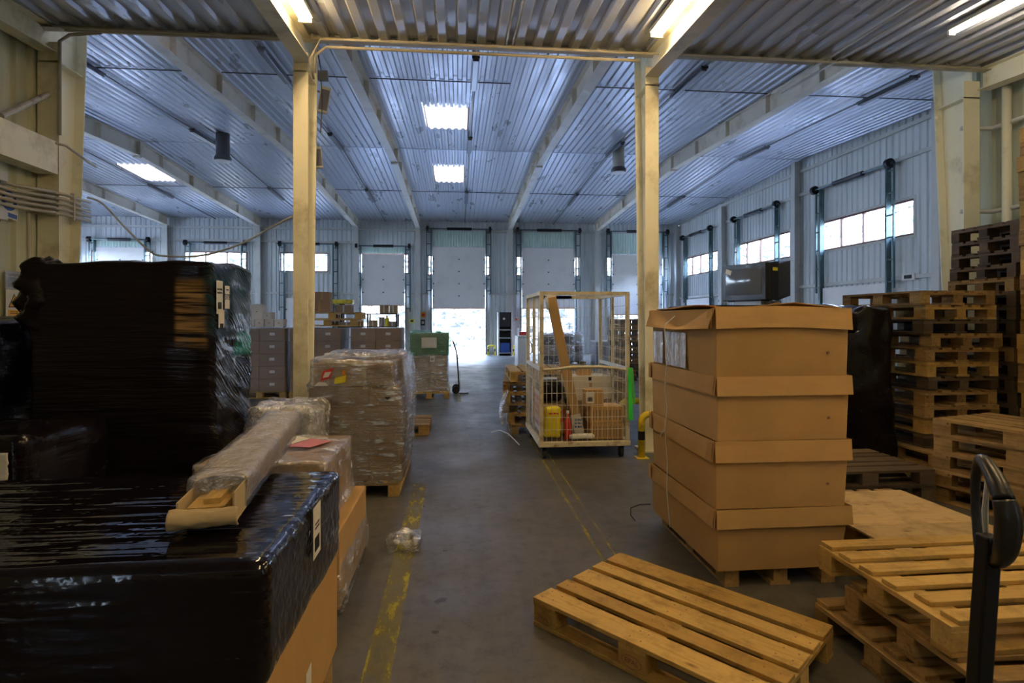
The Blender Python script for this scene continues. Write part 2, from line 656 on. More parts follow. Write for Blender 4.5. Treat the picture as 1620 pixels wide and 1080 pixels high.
def text(name, body, size, m, parent, loc, rot, depth=0.0005, align='CENTER'):
    cu = bpy.data.curves.new(name, 'FONT')
    cu.body = body
    cu.size = size
    cu.extrude = depth
    cu.align_x = align
    cu.align_y = 'CENTER'
    cu.resolution_u = 2
    tmp = bpy.data.objects.new(name, cu)
    col.objects.link(tmp)
    bpy.context.view_layer.update()
    me = bpy.data.meshes.new_from_object(tmp.evaluated_get(bpy.context.evaluated_depsgraph_get()))
    bpy.data.objects.remove(tmp)
    o = bpy.data.objects.new(name, me)
    me.name = name
    me.materials.clear()
    me.materials.append(m)
    col.objects.link(o)
    o.parent = parent
    o.location = loc
    o.rotation_euler = rot
    return o


# ------------------------------------------------------------------ building dimensions
XF = [-12.4, -8.6, -4.45, -1.78, 2.32, 6.3]      # portal frames
YA, YR, YB = 6.65, 16.2, 25.7                     # eave line, ridge, dock wall
XW0, XW1 = -16.4, 10.25                           # end walls of the hall
AX0, AX1 = -4.58, 6.95                            # low front bay
AY0 = -4.5


def hall_z(y):
    return 6.38 - 0.43 * abs(y - YR) / (YB - YR)


def annex_z(y):
    return 4.38 + 0.06 * y


def corr_profile(u0, u1, p, d):
    """Trapezoid profile points (u, depth) with a phase fixed to the world."""
    pts = []
    k0 = math.floor(u0 / p) - 1
    k1 = math.ceil(u1 / p) + 1
    for k in range(k0, k1):
        for a, h in ((0.0, 0.0), (0.38, 0.0), (0.5, d), (0.88, d)):
            pts.append(((k + a) * p, h))

    def at_u(u):
        for (a, h), (b_, h2) in zip(pts, pts[1:]):
            if a <= u <= b_:
                return h + (h2 - h) * (u - a) / max(1e-9, b_ - a)
        return 0.0
    inner = [q for q in pts if u0 + 1e-5 < q[0] < u1 - 1e-5]
    return [(u0, at_u(u0))] + inner + [(u1, at_u(u1))]


def corr(bld, P, u0, u1, v0, v1, holes=(), p=0.2, d=0.03, shape=None):
    """Corrugated sheet. P(u, v, depth) -> point; holes = (ua, ub, va, vb). v0, v1 may be functions of u."""
    us = sorted({u0, u1, *[max(u0, min(u1, h[0])) for h in holes], *[max(u0, min(u1, h[1])) for h in holes]})
    for a, c in zip(us, us[1:]):
        if c - a < 1e-6:
            continue
        mid = (a + c) / 2
        cuts = sorted([(h[2], h[3]) for h in holes if h[0] < mid < h[1]])
        segs = []
        cur = v0
        for lo, hi in cuts:
            if lo > cur:
                segs.append((cur, lo))
            cur = max(cur, hi)
        if cur < v1:
            segs.append((cur, v1))
        prof = corr_profile(a, c, p, d)
        for lo, hi in segs:
            n = len(prof)
            vs_ = [P(u, lo, h) for u, h in prof] + [P(u, hi, h) for u, h in prof]
            bld._add(vs_, [(i, i + 1, n + i + 1, n + i) for i in range(n - 1)])


# ------------------------------------------------------------------ floor and ground outside
f = B()
f.box(XW0 - 0.3, XW1 + 0.3, AY0 - 0.3, YB + 0.15, -0.2, 0.0)
struct(f.build('floor', M['floor']), 'dark worn concrete warehouse floor')

for x0, x1, y0, y1 in ((-0.43, -0.30, 0.6, 5.6), (0.94, 0.965, 2.6, 9.0), (1.05, 1.07, 2.6, 7.0), (-0.02, 0.06, 11.0, 17.5)):
    f = B()
    f.poly([(x, y, 0.002) for x, y in ((x0, y0), (x1, y0), (x1, y1), (x0, y1))])
    struct(f.build('floor_marking', M['floorline']), 'worn yellow line painted on the concrete floor')

f = B()
f.box(-60, 60, YB + 0.15, 90, -0.35, -0.08)
f.box(XW1 + 0.3, 60, -30, YB + 0.15, -0.35, -0.08)
f.box(-60, XW0 - 0.3, -30, YB + 0.15, -0.35, -0.08)
struct(f.build('ground_outside', M['concrete_out']), 'pale yard outside the loading doors')


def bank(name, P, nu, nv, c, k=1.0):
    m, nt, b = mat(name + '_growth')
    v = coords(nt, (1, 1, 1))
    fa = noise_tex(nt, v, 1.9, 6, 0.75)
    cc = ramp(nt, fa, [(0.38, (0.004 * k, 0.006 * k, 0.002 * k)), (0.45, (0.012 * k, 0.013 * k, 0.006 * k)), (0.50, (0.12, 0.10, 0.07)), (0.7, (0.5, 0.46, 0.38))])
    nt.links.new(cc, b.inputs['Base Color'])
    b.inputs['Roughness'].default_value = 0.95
    f = B()
    f.grid(P, nu, nv)
    o = f.build(name, m, smooth=True)
    tag(o, kind='structure', label=c)
    return o


def bankP(a, u, v):
    q = Vector((u * 60, v * 30, 0))
    n = noise.fractal(q * 0.35, 1.0, 2.0, 5) * 0.8 + noise.noise(q * 1.7) * 0.5
    if a == 'back':
        return Vector((-32 + 64 * u, 34.0 + 9 * v + n * 0.7, -0.1 + 7.5 * v + n * 0.6))
    return Vector((19.0 + 9 * v + n * 0.7, 50 - 60 * u, -0.1 + 9.0 * v + n * 0.6))


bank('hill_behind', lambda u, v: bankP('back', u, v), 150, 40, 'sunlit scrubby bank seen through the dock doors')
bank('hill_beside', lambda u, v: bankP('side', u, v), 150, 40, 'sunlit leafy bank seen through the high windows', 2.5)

# ------------------------------------------------------------------ ceilings and skylights
SKY = [(-0.72, 0.20, 12.5, 14.1), (-0.75, 0.17, 17.75, 19.4), (-10.3, -9.4, 12.3, 14.0), (-10.3, -9.4, 18.3, 20.0),
       (-6.6, -5.7, 17.7, 19.4), (3.5, 4.4, 8.5, 10.1), (7.4, 8.3, 8.0, 9.6)]
SKY = [SKY[0], SKY[1], SKY[3], (-14.9, -14.0, 12.3, 14.0), (-3.4, -2.6, 7.6, 9.0), (-7.2, -6.3, 7.6, 9.0), (7.7, 8.6, 7.4, 8.8)]  # those nearest the front eave are out of view, added for ceiling light
f = B()
up = lambda u, v, h: Vector((u, v, hall_z(v) + h))
corr(f, up, XW0 - 0.2, XW1 + 0.2, YA - 0.3, YR, [(a, b_, c, d) for a, b_, c, d in SKY if c < YR], p=0.17, d=0.035)
corr(f, up, XW0 - 0.2, XW1 + 0.2, YR, YB + 0.2, [(a, b_, c, d) for a, b_, c, d in SKY if c > YR], p=0.17, d=0.035)
struct(f.build('ceiling', M['ceiling']), 'blue-lit corrugated metal ceiling of the high hall')
for i, (a, b_, c, d) in enumerate(SKY):
    f = B()
    corr(f, lambda u, v, h: Vector((u, v, hall_z(v) + h - 0.012)), a - 0.04, b_ + 0.04, c - 0.04, d + 0.04, p=0.17, d=0.035)
    struct(f.build('window_%d' % (20 + i), M['skylight']), 'corrugated translucent skylight in the hall ceiling')
f = B()
f.box(XW0, XW1, YR - 0.03, YR + 0.03, hall_z(YR) - 0.012, hall_z(YR) + 0.0)
struct(f.build('trim_ridge', M['ceiling']), 'ridge seam of the hall ceiling')

f = B()
corr(f, lambda u, v, h: Vector((u, v, annex_z(v) + h)), AX0 - 0.2, AX1 + 0.2, AY0, YA - 0.02, p=0.22, d=0.04)
struct(f.build('ceiling_front', M['ceiling']), 'corrugated metal ceiling of the low front bay')
# edge angle under the sheet ends
f = B()
f.box(AX0, AX1, YA - 0.06, YA - 0.02, annex_z(YA) - 0.05, annex_z(YA) - 0.002)
f.box(AX0, AX1, YA - 0.12, YA - 0.02, annex_z(YA) - 0.056, annex_z(YA) - 0.05)
struct(f.build('trim_edge', M['conduit']), 'steel edge angle along the end of the low ceiling')

# ------------------------------------------------------------------ walls
WIN_B = []       # openings in the dock wall: (x0, x1, z0, z1)
DOORS_B = [      # x0, x1, leaf bottom, leaf top, shaft z
    (-4.24, -2.36, 2.20, 4.45, 4.80),
    (-1.16, 1.22, 2.08, 4.80, 5.60),
    (2.86, 5.30, 2.08, 4.80, 5.60),
    (7.02, 9.42, 1.80, 4.55, 5.60),
    (-15.25, -13.3, 2.0, 4.62, 4.95),
]
CLOSED_B = [(-11.4, -9.35, 2.5), (-7.5, -5.5, 2.5)]
for x0, x1, lb, lt, sz in DOORS_B:
    WIN_B.append((x0, x1, 0.0, 2.9))
WINB = [(-15.5, -13.0, 3.6, 4.5), (-11.75, -9.1, 3.65, 4.5), (-7.75, -5.7, 3.65, 4.5), (-4.4, -2.2, 3.6, 4.5), (-1.36, 1.42, 3.55, 4.45),
        (2.62, 5.52, 3.55, 4.45), (6.8, 9.6, 3.55, 4.45)]
f = B()
corr(f, lambda u, v, h: Vector((u, YB + h, v)), XW0, XW1, 0.0, 6.05, WIN_B + WINB, p=0.2)
for (x0, x1, z0, z1) in WIN_B + WINB:      # reveals
    for a, c in (((x0, z0), (x0, z1)), ((x1, z0), (x1, z1)), ((x0, z1), (x1, z1)), ((x0, z0), (x1, z0))):
        if a[1] == c[1] == 0.0:
            continue
        f.poly([(a[0], YB, a[1]), (c[0], YB, c[1]), (c[0], YB + 0.12, c[1]), (a[0], YB + 0.12, a[1])])
struct(f.build('wall_back', M['cladding']), 'ribbed steel dock wall with the open loading doors')

WINR = [(11.94, 15.25, 3.5, 4.33), (16.75, 20.35, 3.5, 4.33), (21.7, 25.05, 3.5, 4.33)]
f = B()
corr(f, lambda u, v, h: Vector((XW1 + h, u, v)), 7.1, YB, 0.0, 6.5, WINR, p=0.2)
for (x0, x1, z0, z1) in WINR:
    for a, c in (((x0, z0), (x0, z1)), ((x1, z0), (x1, z1)), ((x0, z1), (x1, z1)), ((x0, z0), (x1, z0))):
        f.poly([(XW1, a[0], a[1]), (XW1, c[0], c[1]), (XW1 + 0.12, c[0], c[1]), (XW1 + 0.12, a[0], a[1])])
struct(f.build('wall_right', M['cladding']), 'ribbed steel wall with the high window bands')
WINL = [(8.2, 11.4, 3.5, 4.4), (12.6, 15.6, 3.5, 4.4), (17.2, 20.2, 3.5, 4.4), (21.7, 24.9, 3.5, 4.4)]  # out of view; openings added to let daylight into the hall
f = B()
corr(f, lambda u, v, h: Vector((XW0 - h, u, v)), YA, YB, 0.0, 6.5, WINL, p=0.2)
struct(f.build('wall_left', M['cladding']), 'ribbed steel end wall of the hall')
# hall wall each side of the low bay, and above it
f = B()
WF = []
corr(f, lambda u, v, h: Vector((u, YA - 0.02 - h, v)), XW0, AX0, 0.0, 6.1, WF, p=0.2)
corr(f, lambda u, v, h: Vector((u, 7.3 - h, v)), AX1, XW1 + 0.05, 0.0, 6.1, p=0.2)
corr(f, lambda u, v, h: Vector((u, YA - 0.02 - h, v)), AX0, AX1, annex_z(YA), 6.1, p=0.2)
struct(f.build('wall_front', M['cladding']), 'ribbed steel wall above and beside the low front bay')
# low bay walls
f = B()
corr(f, lambda u, v, h: Vector((AX0 - h, u, v)), AY0, 7.2, 0.0, 5.6, p=0.22, d=0.035)
struct(f.build('wall_annex_left', M['annex_wall']), 'cream ribbed wall carrying the conduits and safety signs')
f = B()
corr(f, lambda u, v, h: Vector((AX1 + h, u, v)), AY0, 7.3, 0.0, 6.1, p=0.22, d=0.035)
struct(f.build('wall_annex_right', M['annex_wall']), 'cream ribbed wall behind the tall pallet stacks')
f = B()
corr(f, lambda u, v, h: Vector((u, AY0 - h, v)), AX0, AX1, 0.0, 4.6, p=0.22, d=0.035)
struct(f.build('wall_annex_front', M['annex_wall']), 'cream ribbed wall behind the camera')

# daylight portals in the openings
for x0, x1, z0, z1 in WIN_B + WINB:
    portal(((x0 + x1) / 2, YB + 0.14, (z0 + z1) / 2), (0, -1, 0), x1 - x0, z1 - z0)
for y0, y1, z0, z1 in WINR:
    portal((XW1 + 0.14, (y0 + y1) / 2, (z0 + z1) / 2), (-1, 0, 0), y1 - y0, z1 - z0)
for y0, y1, z0, z1 in WINL:
    portal((XW0 - 0.14, (y0 + y1) / 2, (z0 + z1) / 2), (1, 0, 0), y1 - y0, z1 - z0)
for x0, x1, z0, z1 in WF:
    portal(((x0 + x1) / 2, YA - 0.16, (z0 + z1) / 2), (0, 1, 0), x1 - x0, z1 - z0)
for x0, x1, y0, y1 in SKY:
    portal(((x0 + x1) / 2, (y0 + y1) / 2, 6.6), (0, 0, -1), x1 - x0, y1 - y0)


# ------------------------------------------------------------------ windows
def window(n, P, u0, u1, z0, z1, bars, label):
    """P(u, w, z): u along the wall, w out of the room."""
    w = empty('window_%d' % n)
    struct(w, label)
    f = B()
    t = 0.045

    def bx(ua, ub, za, zb, wa=0.02, wb=0.09):
        p = [P(u, ww, z) for z in (za, zb) for ww in (wa, wb) for u in (ua, ub)]
        f._add(p, [(0, 2, 3, 1), (4, 5, 7, 6), (0, 1, 5, 4), (2, 6, 7, 3), (0, 4, 6, 2), (1, 3, 7, 5)])
    bx(u0, u1, z0, z0 + t)
    bx(u0, u1, z1 - t, z1)
    bx(u0, u0 + t, z0, z1)
    bx(u1 - t, u1, z0, z1)
    for k in range(1, bars):
        u = u0 + (u1 - u0) * k / bars
        bx(u - t / 2, u + t / 2, z0, z1)
    f.build('window_frame', M['frame_brown'], w)
    f = B()
    for a, c, e, g in ((u0 - 0.06, u1 + 0.06, z0 - 0.06, z0), (u0 - 0.06, u1 + 0.06, z1, z1 + 0.06), (u0 - 0.06, u0, z0, z1), (u1, u1 + 0.06, z0, z1)):
        p = [P(u, ww, z) for z in (e, g) for ww in (-0.012, 0.02) for u in (a, c)]
        f._add(p, [(0, 2, 3, 1), (4, 5, 7, 6), (0, 1, 5, 4), (2, 6, 7, 3), (0, 4, 6, 2), (1, 3, 7, 5)])
    f.build('window_trim', M['steel_grey'], w)
    f = B()
    f.poly([P(u0, 0.055, z0), P(u1, 0.055, z0), P(u1, 0.055, z1), P(u0, 0.055, z1)])
    f.build('window_pane', M['glass'], w)


PB = lambda u, w, z: Vector((u, YB + w, z))
PR = lambda u, w, z: Vector((XW1 + w, u, z))
PL = lambda u, w, z: Vector((XW0 - w, u, z))
k = 1
for w in WINB:
    window(k, PB, *w, 3, 'window band high in the dock wall')
    k += 1
for w in WINR:
    window(k, PR, *w, 4, 'window band high in the long side wall')
    k += 1
for w in WINL:
    window(k, PL, *w, 4, 'unseen window band added high in the end wall for daylight')
    k += 1

# ------------------------------------------------------------------ portal frames
for i, X in enumerate(XF):
    f = B()
    w = 0.19

    def web(y0, y1, zb0, zb1, zt0, zt1):
        f.poly([(X, y0, zb0), (X, y1, zb1), (X, y1, zt1), (X, y0, zt0)])
        f.poly([(X - 0.008, y0, zb0), (X - 0.008, y1, zb1), (X - 0.008, y1, zt1), (X - 0.008, y0, zt0)], True)

    def flange(y0, z0, y1, z1, th=0.014):
        f.prism([(X - w / 2, y0, z0), (X + w / 2, y0, z0), (X + w / 2, y0, z0 + th), (X - w / 2, y0, z0 + th)], (0, y1 - y0, z1 - z0))
    yE = YB - 0.05
    zr = hall_z(YR) - 0.02
    ze = hall_z(YB) - 0.02
    web(YA + 0.1, YR, 5.55, 5.98, hall_z(YA) - 0.02, zr)
    web(YR, yE, 5.98, 5.58, zr, ze)
    flange(YA + 0.1, 5.55, YR, 5.98)
    flange(YR, 5.98, yE, 5.58)
    flange(YA + 0.1, hall_z(YA) - 0.03, YR, zr)
    flange(YR, zr, yE, ze)
    nst = 5
    for side in (0, 1):
        for q in range(nst):
            y = (YA + 0.9 + (YR - YA - 0.9) * q / (nst - 0.0)) if side == 0 else (YR + 0.02 + (YB - YR) * (q + 0.6) / nst)
            if y > yE:
                continue
            t = abs(y - YR) / (YB - YR)
            zb = 5.99 - 0.42 * t
            f.box(X - w / 2, X + w / 2, y - 0.008, y + 0.008, zb, hall_z(y) - 0.02)
    f.box(X - w / 2, X + w / 2, YR - 0.03, YR + 0.03, 5.93, zr)
    o = f.build('roof_beam', M['beam'])
    struct(o, 'cream steel roof beam spanning the high hall')
    # post on the dock wall
    f = B()
    d0, d1 = 0.20, 0.32
    for (ya, yb) in ((YB - 0.012, YB - 0.0),):
        f.box(X - 0.11, X + 0.11, ya, yb, 0, 5.6)
    f.prism([(X - 0.11, YB - d0, 0), (X + 0.11, YB - d0, 0), (X + 0.11, YB - d0 + 0.014, 0), (X - 0.11, YB - d0 + 0.014, 0)], (0, -(d1 - d0), 5.62))
    f.poly([(X, YB, 0), (X, YB - d0, 0), (X, YB - d1, 5.62), (X, YB, 5.62)])
    struct(f.build('steel_column', M['steel_grey']), 'grey steel post on the dock wall')

for i, X in enumerate(XF):
    # column on the eave line: flange towards the low bay, tapered web, inner flange
    f = B()
    X = 6.5 if X > 6 else X
    w = 0.165 if abs(X) < 3 else 0.22
    top = 5.6
    dt, db = (0.46, 0.20)
    if X > 6 or -5 < X < -4:
        dt, db = 0.50, 0.22
    f.box(X - w / 2, X + w / 2, YA, YA + 0.014, 0.0, 4.62 if AX0 < X < AX1 else 5.9)
    f.poly([(X + 0.005, YA, 0), (X + 0.005, YA + db, 0), (X + 0.005, YA + dt, top), (X + 0.005, YA, top)])
    f.poly([(X - 0.005, YA, 0), (X - 0.005, YA + db, 0), (X - 0.005, YA + dt, top), (X - 0.005, YA, top)], True)
    f.prism([(X - w / 2, YA + db, 0), (X + w / 2, YA + db, 0), (X + w / 2, YA + db + 0.014, 0), (X - w / 2, YA + db + 0.014, 0)], (0, dt - db, top))
    f.box(X - w / 2 - 0.05, X + w / 2 + 0.05, YA - 0.05, YA + db + 0.08, 0.0, 0.02)
    f.box(X - w / 2, X + w / 2, YA, YA + dt * 0.8, 4.40, 4.415)
    o = f.build('steel_column', M['steel'])
    struct(o, 'cream painted steel column where the low bay meets the hall')

# low bay beams
for X in (-4.45, -1.74, 2.32, 6.66):
    f = B()
    w = 0.17
    y0, y1 = AY0, YA
    zt = lambda y: annex_z(y) - 0.003
    for zo in (-0.27, -0.014):
        f.prism([(X - w / 2, y0, zt(y0) + zo), (X + w / 2, y0, zt(y0) + zo), (X + w / 2, y0, zt(y0) + zo + 0.012), (X - w / 2, y0, zt(y0) + zo + 0.012)], (0, y1 - y0, zt(y1) - zt(y0)))
    f.prism([(X - 0.005, y0, zt(y0) - 0.26), (X + 0.005, y0, zt(y0) - 0.26), (X + 0.005, y0, zt(y0) - 0.01), (X - 0.005, y0, zt(y0) - 0.01)], (0, y1 - y0, zt(y1) - zt(y0)))
    struct(f.build('roof_beam', M['steel']), 'cream steel beam under the low ceiling')

# big beam and brace on the left annex wall
f = B()
f.box(AX0 + 0.04, AX0 + 0.24, AY0, YA - 0.02, 3.17, 3.52)
struct(f.build('wall_beam', M['steel']), 'deep cream boxed beam along the low bay wall')

# purlin-like rails on walls
for z, y0, y1 in ((5.30, 7.2, YB), (2.55, 7.2, YB), (6.0, 7.2, YB)):
    f = B()
    f.box(XW1 - 0.07, XW1 - 0.005, y0, y1, z - 0.045, z + 0.045)
    struct(f.build('wall_rail', M['steel_grey']), 'horizontal steel rail on the ribbed side wall')
for z, x0, x1 in ((4.98, XW0, -4.6), (2.72, XW0, XW1), (5.55, XW0, XW1)):
    f = B()
    segs = [(x0, x1)]
    if z < 3:
        segs = []
        cur = x0
        for d in sorted(DOORS_B):
            segs.append((cur, d[0] - 0.15))
            cur = d[1] + 0.15
        segs.append((cur, x1))
    for a, c in segs:
        f.box(a, c, YB - 0.07, YB - 0.005, z - 0.045, z + 0.045)
    struct(f.build('wall_rail', M['steel_grey']), 'horizontal steel rail on the dock wall')
for y in (11.08, 16.2, 20.95, 25.5):
    f = B()
    f.box(XW1 - 0.26, XW1 - 0.245, y - 0.1, y + 0.1, 0, 6.3 if y < 20 else 5.9)
    f.box(XW1 - 0.25, XW1 - 0.005, y - 0.006, y + 0.006, 0, 6.3 if y < 20 else 5.9)
    f.box(XW1 - 0.02, XW1 - 0.003, y - 0.1, y + 0.1, 0, 6.3 if y < 20 else 5.9)
    struct(f.build('steel_column', M['steel_grey']), 'grey steel post on the side wall')
for X in (-3.2, 0.3, 4.3, 8.3, -6.5, -10.4):        # conduits the hall lamps hang on
    f = B()
    f.tube([(X, YA + 0.3, hall_z(YA) - 0.05), (X, YR, hall_z(YR) - 0.05), (X, YB - 0.1, hall_z(YB) - 0.05)], 0.018, 6)
    struct(f.build('ceiling_conduit', M['lamp_body']), 'thin conduit run along the hall ceiling')
for y in (10.9, 20.6):
    for x0, x1 in zip([XW0] + XF, XF + [XW1]):
        f = B()
        f.tube([(x0 + 0.12, y, hall_z(y) - 0.02), (x1 - 0.12 - (1.2 if x1 == 2.32 and y < 15 else 0), y, hall_z(y) - 0.02)], 0.012, 6)
        struct(f.build('ceiling_conduit', M['lamp_body']), 'thin pipe crossing under the hall ceiling')


# ------------------------------------------------------------------ sectional doors
def dock_door(n, org, ux, nrm, width, zb, zt, zs, label, sill=True, strip=True, bars=True):
    """org: floor point of the jamb; ux along wall; nrm into the room."""
    d = empty('door_%d' % n)
    struct(d, label)
    ux = Vector(ux)
    nr = Vector(nrm)
    org = Vector(org)

    def P(u, w, z):
        return org + ux * u + nr * w + Vector((0, 0, z))

    def bx(f, ua, ub, wa, wb, za, zb_):
        p = [P(u, w, z) for z in (za, zb_) for w in (wa, wb) for u in (ua, ub)]
        f._add(p, [(0, 2, 3, 1), (4, 5, 7, 6), (0, 1, 5, 4), (2, 6, 7, 3), (0, 4, 6, 2), (1, 3, 7, 5)])
    f = B()
    npan = max(3, round((zt - zb) / 0.5))
    hp = (zt - zb) / npan
    for k in range(npan):
        z0 = zb + hp * k
        bx(f, 0.02, width - 0.02, 0.06, 0.10, z0 + 0.006, z0 + hp - 0.006)
        bx(f, 0.02, width - 0.02, 0.065, 0.095, z0 + hp * 0.5 - 0.003, z0 + hp * 0.5 + 0.003)
    bx(f, 0.02, width - 0.02, 0.062, 0.09, zb, zt)
    f.build('door_leaf', M['door'], d)
    f = B()
    for k in range(1, npan):
        for u in (0.06, width / 2, width - 0.06):
            bx(f, u - 0.03, u + 0.03, 0.10, 0.118, zb + hp * k - 0.025, zb + hp * k + 0.025)
    f.build('hinge', M['track'], d)
    if zb > 0.5:
        f = B()
        bx(f, 0.0, width, 0.055, 0.105, zb - 0.035, zb)
        bx(f, 0.0, width, 0.03, 0.05, zb - 0.035, zb)
        bx(f, -0.03, 0.0, -0.02, 0.03, 0.0, zb)
        bx(f, width, width + 0.03, -0.02, 0.03, 0.0, zb)
        f.build('seal', M['orange'], d)
    for u in (-0.04, width + 0.04):
        f = B()
        s = -1 if u < 0 else 1
        bx(f, u - 0.025, u + 0.025, 0.03, 0.16, 0.0 if zb > 0.5 else 0.0, zs)
        if bars:      # ladder-like bracket frame standing off the track
            uo = u + s * 0.20
            bx(f, uo - 0.02, uo + 0.02, 0.10, 0.14, zs - 2.9, zs)
            for q in range(6):
                z = zs - 0.15 - q * 0.52
                bx(f, min(u, uo), max(u, uo), 0.11, 0.135, z - 0.018, z + 0.018)
        f.build('track', M['track'], d)
    f = B()
    pts = [P(-0.3, 0.2, zs), P(width + 0.3, 0.2, zs)]
    f.tube(pts, 0.028, 8)
    f.build('shaft', M['track'], d)
    f = B()
    f.tube([P(width * 0.28, 0.2, zs), P(width * 0.74, 0.2, zs)], 0.062, 10)
    for u in (-0.2, width + 0.2):
        f.tube([P(u - 0.05, 0.2, zs), P(u + 0.05, 0.2, zs)], 0.12, 12)
    f.build('spring', M['blackmetal'], d)
    if strip:
        f = B()
        p = 0.12
        prof = corr_profile(0.0, width, p, 0.02)
        n_ = len(prof)
        vs_ = [P(u, 0.04 + h, zt + 0.04) for u, h in prof] + [P(u, 0.04 + h, zs - 0.06) for u, h in prof]
        f._add(vs_, [(q, q + 1, n_ + q + 1, n_ + q) for q in range(n_ - 1)])
        f.build('header_sheet', M['green_sheet'], d)
    return d


for i, (x0, x1, lb, lt, sz) in enumerate(DOORS_B):
    dock_door(i + 1, (x0, YB - 0.03, 0), (1, 0, 0), (0, -1, 0), x1 - x0, lb, lt, sz, 'raised white sectional loading door')
for i, (x0, x1, h) in enumerate(CLOSED_B):
    dock_door(i + 6, (x0, YB - 0.03, 0), (1, 0, 0), (0, -1, 0), x1 - x0, 0.02, h, 4.85, 'closed white sectional loading door under a window', strip=False)
for i, y0 in enumerate((12.6, 17.35, 22.1)):
    dock_door(i + 8, (XW1 - 0.03, y0, 0), (0, 1, 0), (-1, 0, 0), 2.4, 0.02, 2.45, 5.22, 'closed white loading door in the side wall', strip=False)


# ------------------------------------------------------------------ lamps
def hall_lamp(x, y, L, lab):
    z = hall_z(y + L / 2)
    s = -0.045 if y > YR else 0.045
    t = thing('ceiling_lamp', lab, 'lamp', (x, y, hall_z(y) - 0.02), group='unlit tube lamps under the hall ceiling')
    f = B()
    f.bar((0, 0, -0.055), (0, L, -0.055 + s * L), 0.13, 0.045)
    f.build('lamp_body', M['lamp_body'], t)
    f = B()
    f.bar((0, 0.02, -0.095), (0, L - 0.02, -0.095 + s * L), 0.10, 0.04)
    f.build('lamp_cover', M['lamp_off'], t, bevel=0.01)
    f = B()
    for q in (0.15, L - 0.15):
        f.box(-0.015, 0.015, q - 0.015, q + 0.015, -0.035 + s * q, 0.0 + s * q + 0.015)
    f.build('bracket', M['lamp_body'], t)


bays = [(-10.4, 'between the two beams farthest from the cage'), (-6.5, 'over the tall black wrapped load'), (-3.2, 'over the brown pallet loads'),
        (0.3, 'over the open aisle beside a skylight'), (4.3, 'in the bay with the round roof vent past the cage'), (8.3, 'next to the high side windows')]
for X, w_ in bays:
    for (y, L, q) in ((9.6, 1.5, 'first'), (14.6, 1.5, 'second'), (20.3, 1.6, 'third')):
        hall_lamp(X, y, L, 'unlit tube lamp %s, %s' % (w_, q))


def annex_lamp(x, y0, y1, m, lab, w=0.13):
    z = annex_z(y0) - 0.006
    s = 0.06
    L = y1 - y0
    t = thing('ceiling_lamp', lab, 'lamp', (x, y0, z), group='lit tube lamps of the low bay')
    f = B()
    f.bar((0, 0, -0.03), (0, L, -0.03 + s * L), w + 0.02, 0.045)
    f.build('lamp_body', M['steel_grey'], t)
    for dx in ((-w / 4, w / 4) if w > 0.08 else (0,)):
        f = B()
        f.tube([(dx, 0.03, -0.075), (dx, L - 0.03, -0.075 + s * L)], 0.022, 10)
        f.build('lamp_tube', m, t)
    for q in (0.0, L - 0.03):
        f = B()
        f.box(-w / 2, w / 2, q, q + 0.03, -0.10 + s * q, -0.052 + s * q)
        f.build('end_cap', M['white'], t)


annex_lamp(-1.56, 4.55, 6.02, M['lamp_on'], 'bright twin tube lamp beside the beam of the left middle column')
annex_lamp(2.13, 4.45, 5.98, M['lamp_on'], 'bright twin tube lamp beside the beam above the roll cage')
annex_lamp(5.22, 4.0, 5.6, M['lamp_blue'], 'single bright tube lamp above the tall pallet stacks', w=0.07)
annex_lamp(2.13, 0.9, 2.4, M['lamp_on'], 'tube lamp over the loose pallets')
annex_lamp(5.22, 0.6, 2.1, M['lamp_on'], 'tube lamp over the slatted pallets')
annex_lamp(0.3, -1.6, -0.1, M['lamp_on'], 'tube lamp behind the camera')

for x, y, lab in ((4.42, 15.4, 'grey cylindrical roof vent with round pale base, above the roll cage'), (-6.0, 15.2, 'grey cylindrical roof vent with round pale base, above the tall black load')):
    t = thing('roof_vent', lab, 'vent', (x, y, hall_z(y)), group='cylindrical roof vents')
    f = B()
    f.cyl((0, 0, -0.62), 0.165, 0.62, 24)
    f.build('duct', M['lamp_body'] if x < 0 else M['steel_grey'], t, smooth=False)
    f = B()
    f.tube([(0, 0, -0.56), (0, 0, -0.62), (0, 0, -0.66), (0, 0, -0.69)], [0.17, 0.205, 0.205, 0.18], 24)
    f.build('rim', M['lamp_body'], t)
    f = B()
    f.cyl((0, 0, -0.712), 0.195, 0.015, 24)
    f.build('damper_disc', M['white'], t)

# ================================================================== objects
ORD = ['topmost', 'second from the top', 'third from the top', 'fourth from the top', 'fifth from the top', 'sixth from the top', 'seventh from the top',
       'eighth from the top', 'ninth from the top', 'tenth from the top', 'eleventh from the top', 'twelfth from the top', 'thirteenth from the top',
       'fourteenth from the top', 'fifteenth from the top', 'sixteenth from the top', 'seventeenth from the top', 'eighteenth from the top',
       'nineteenth from the top', 'twentieth from the top', 'twenty-first from the top', 'twenty-second from the top', 'twenty-third from the top', 'twenty-fourth from the top']
PH = 0.144


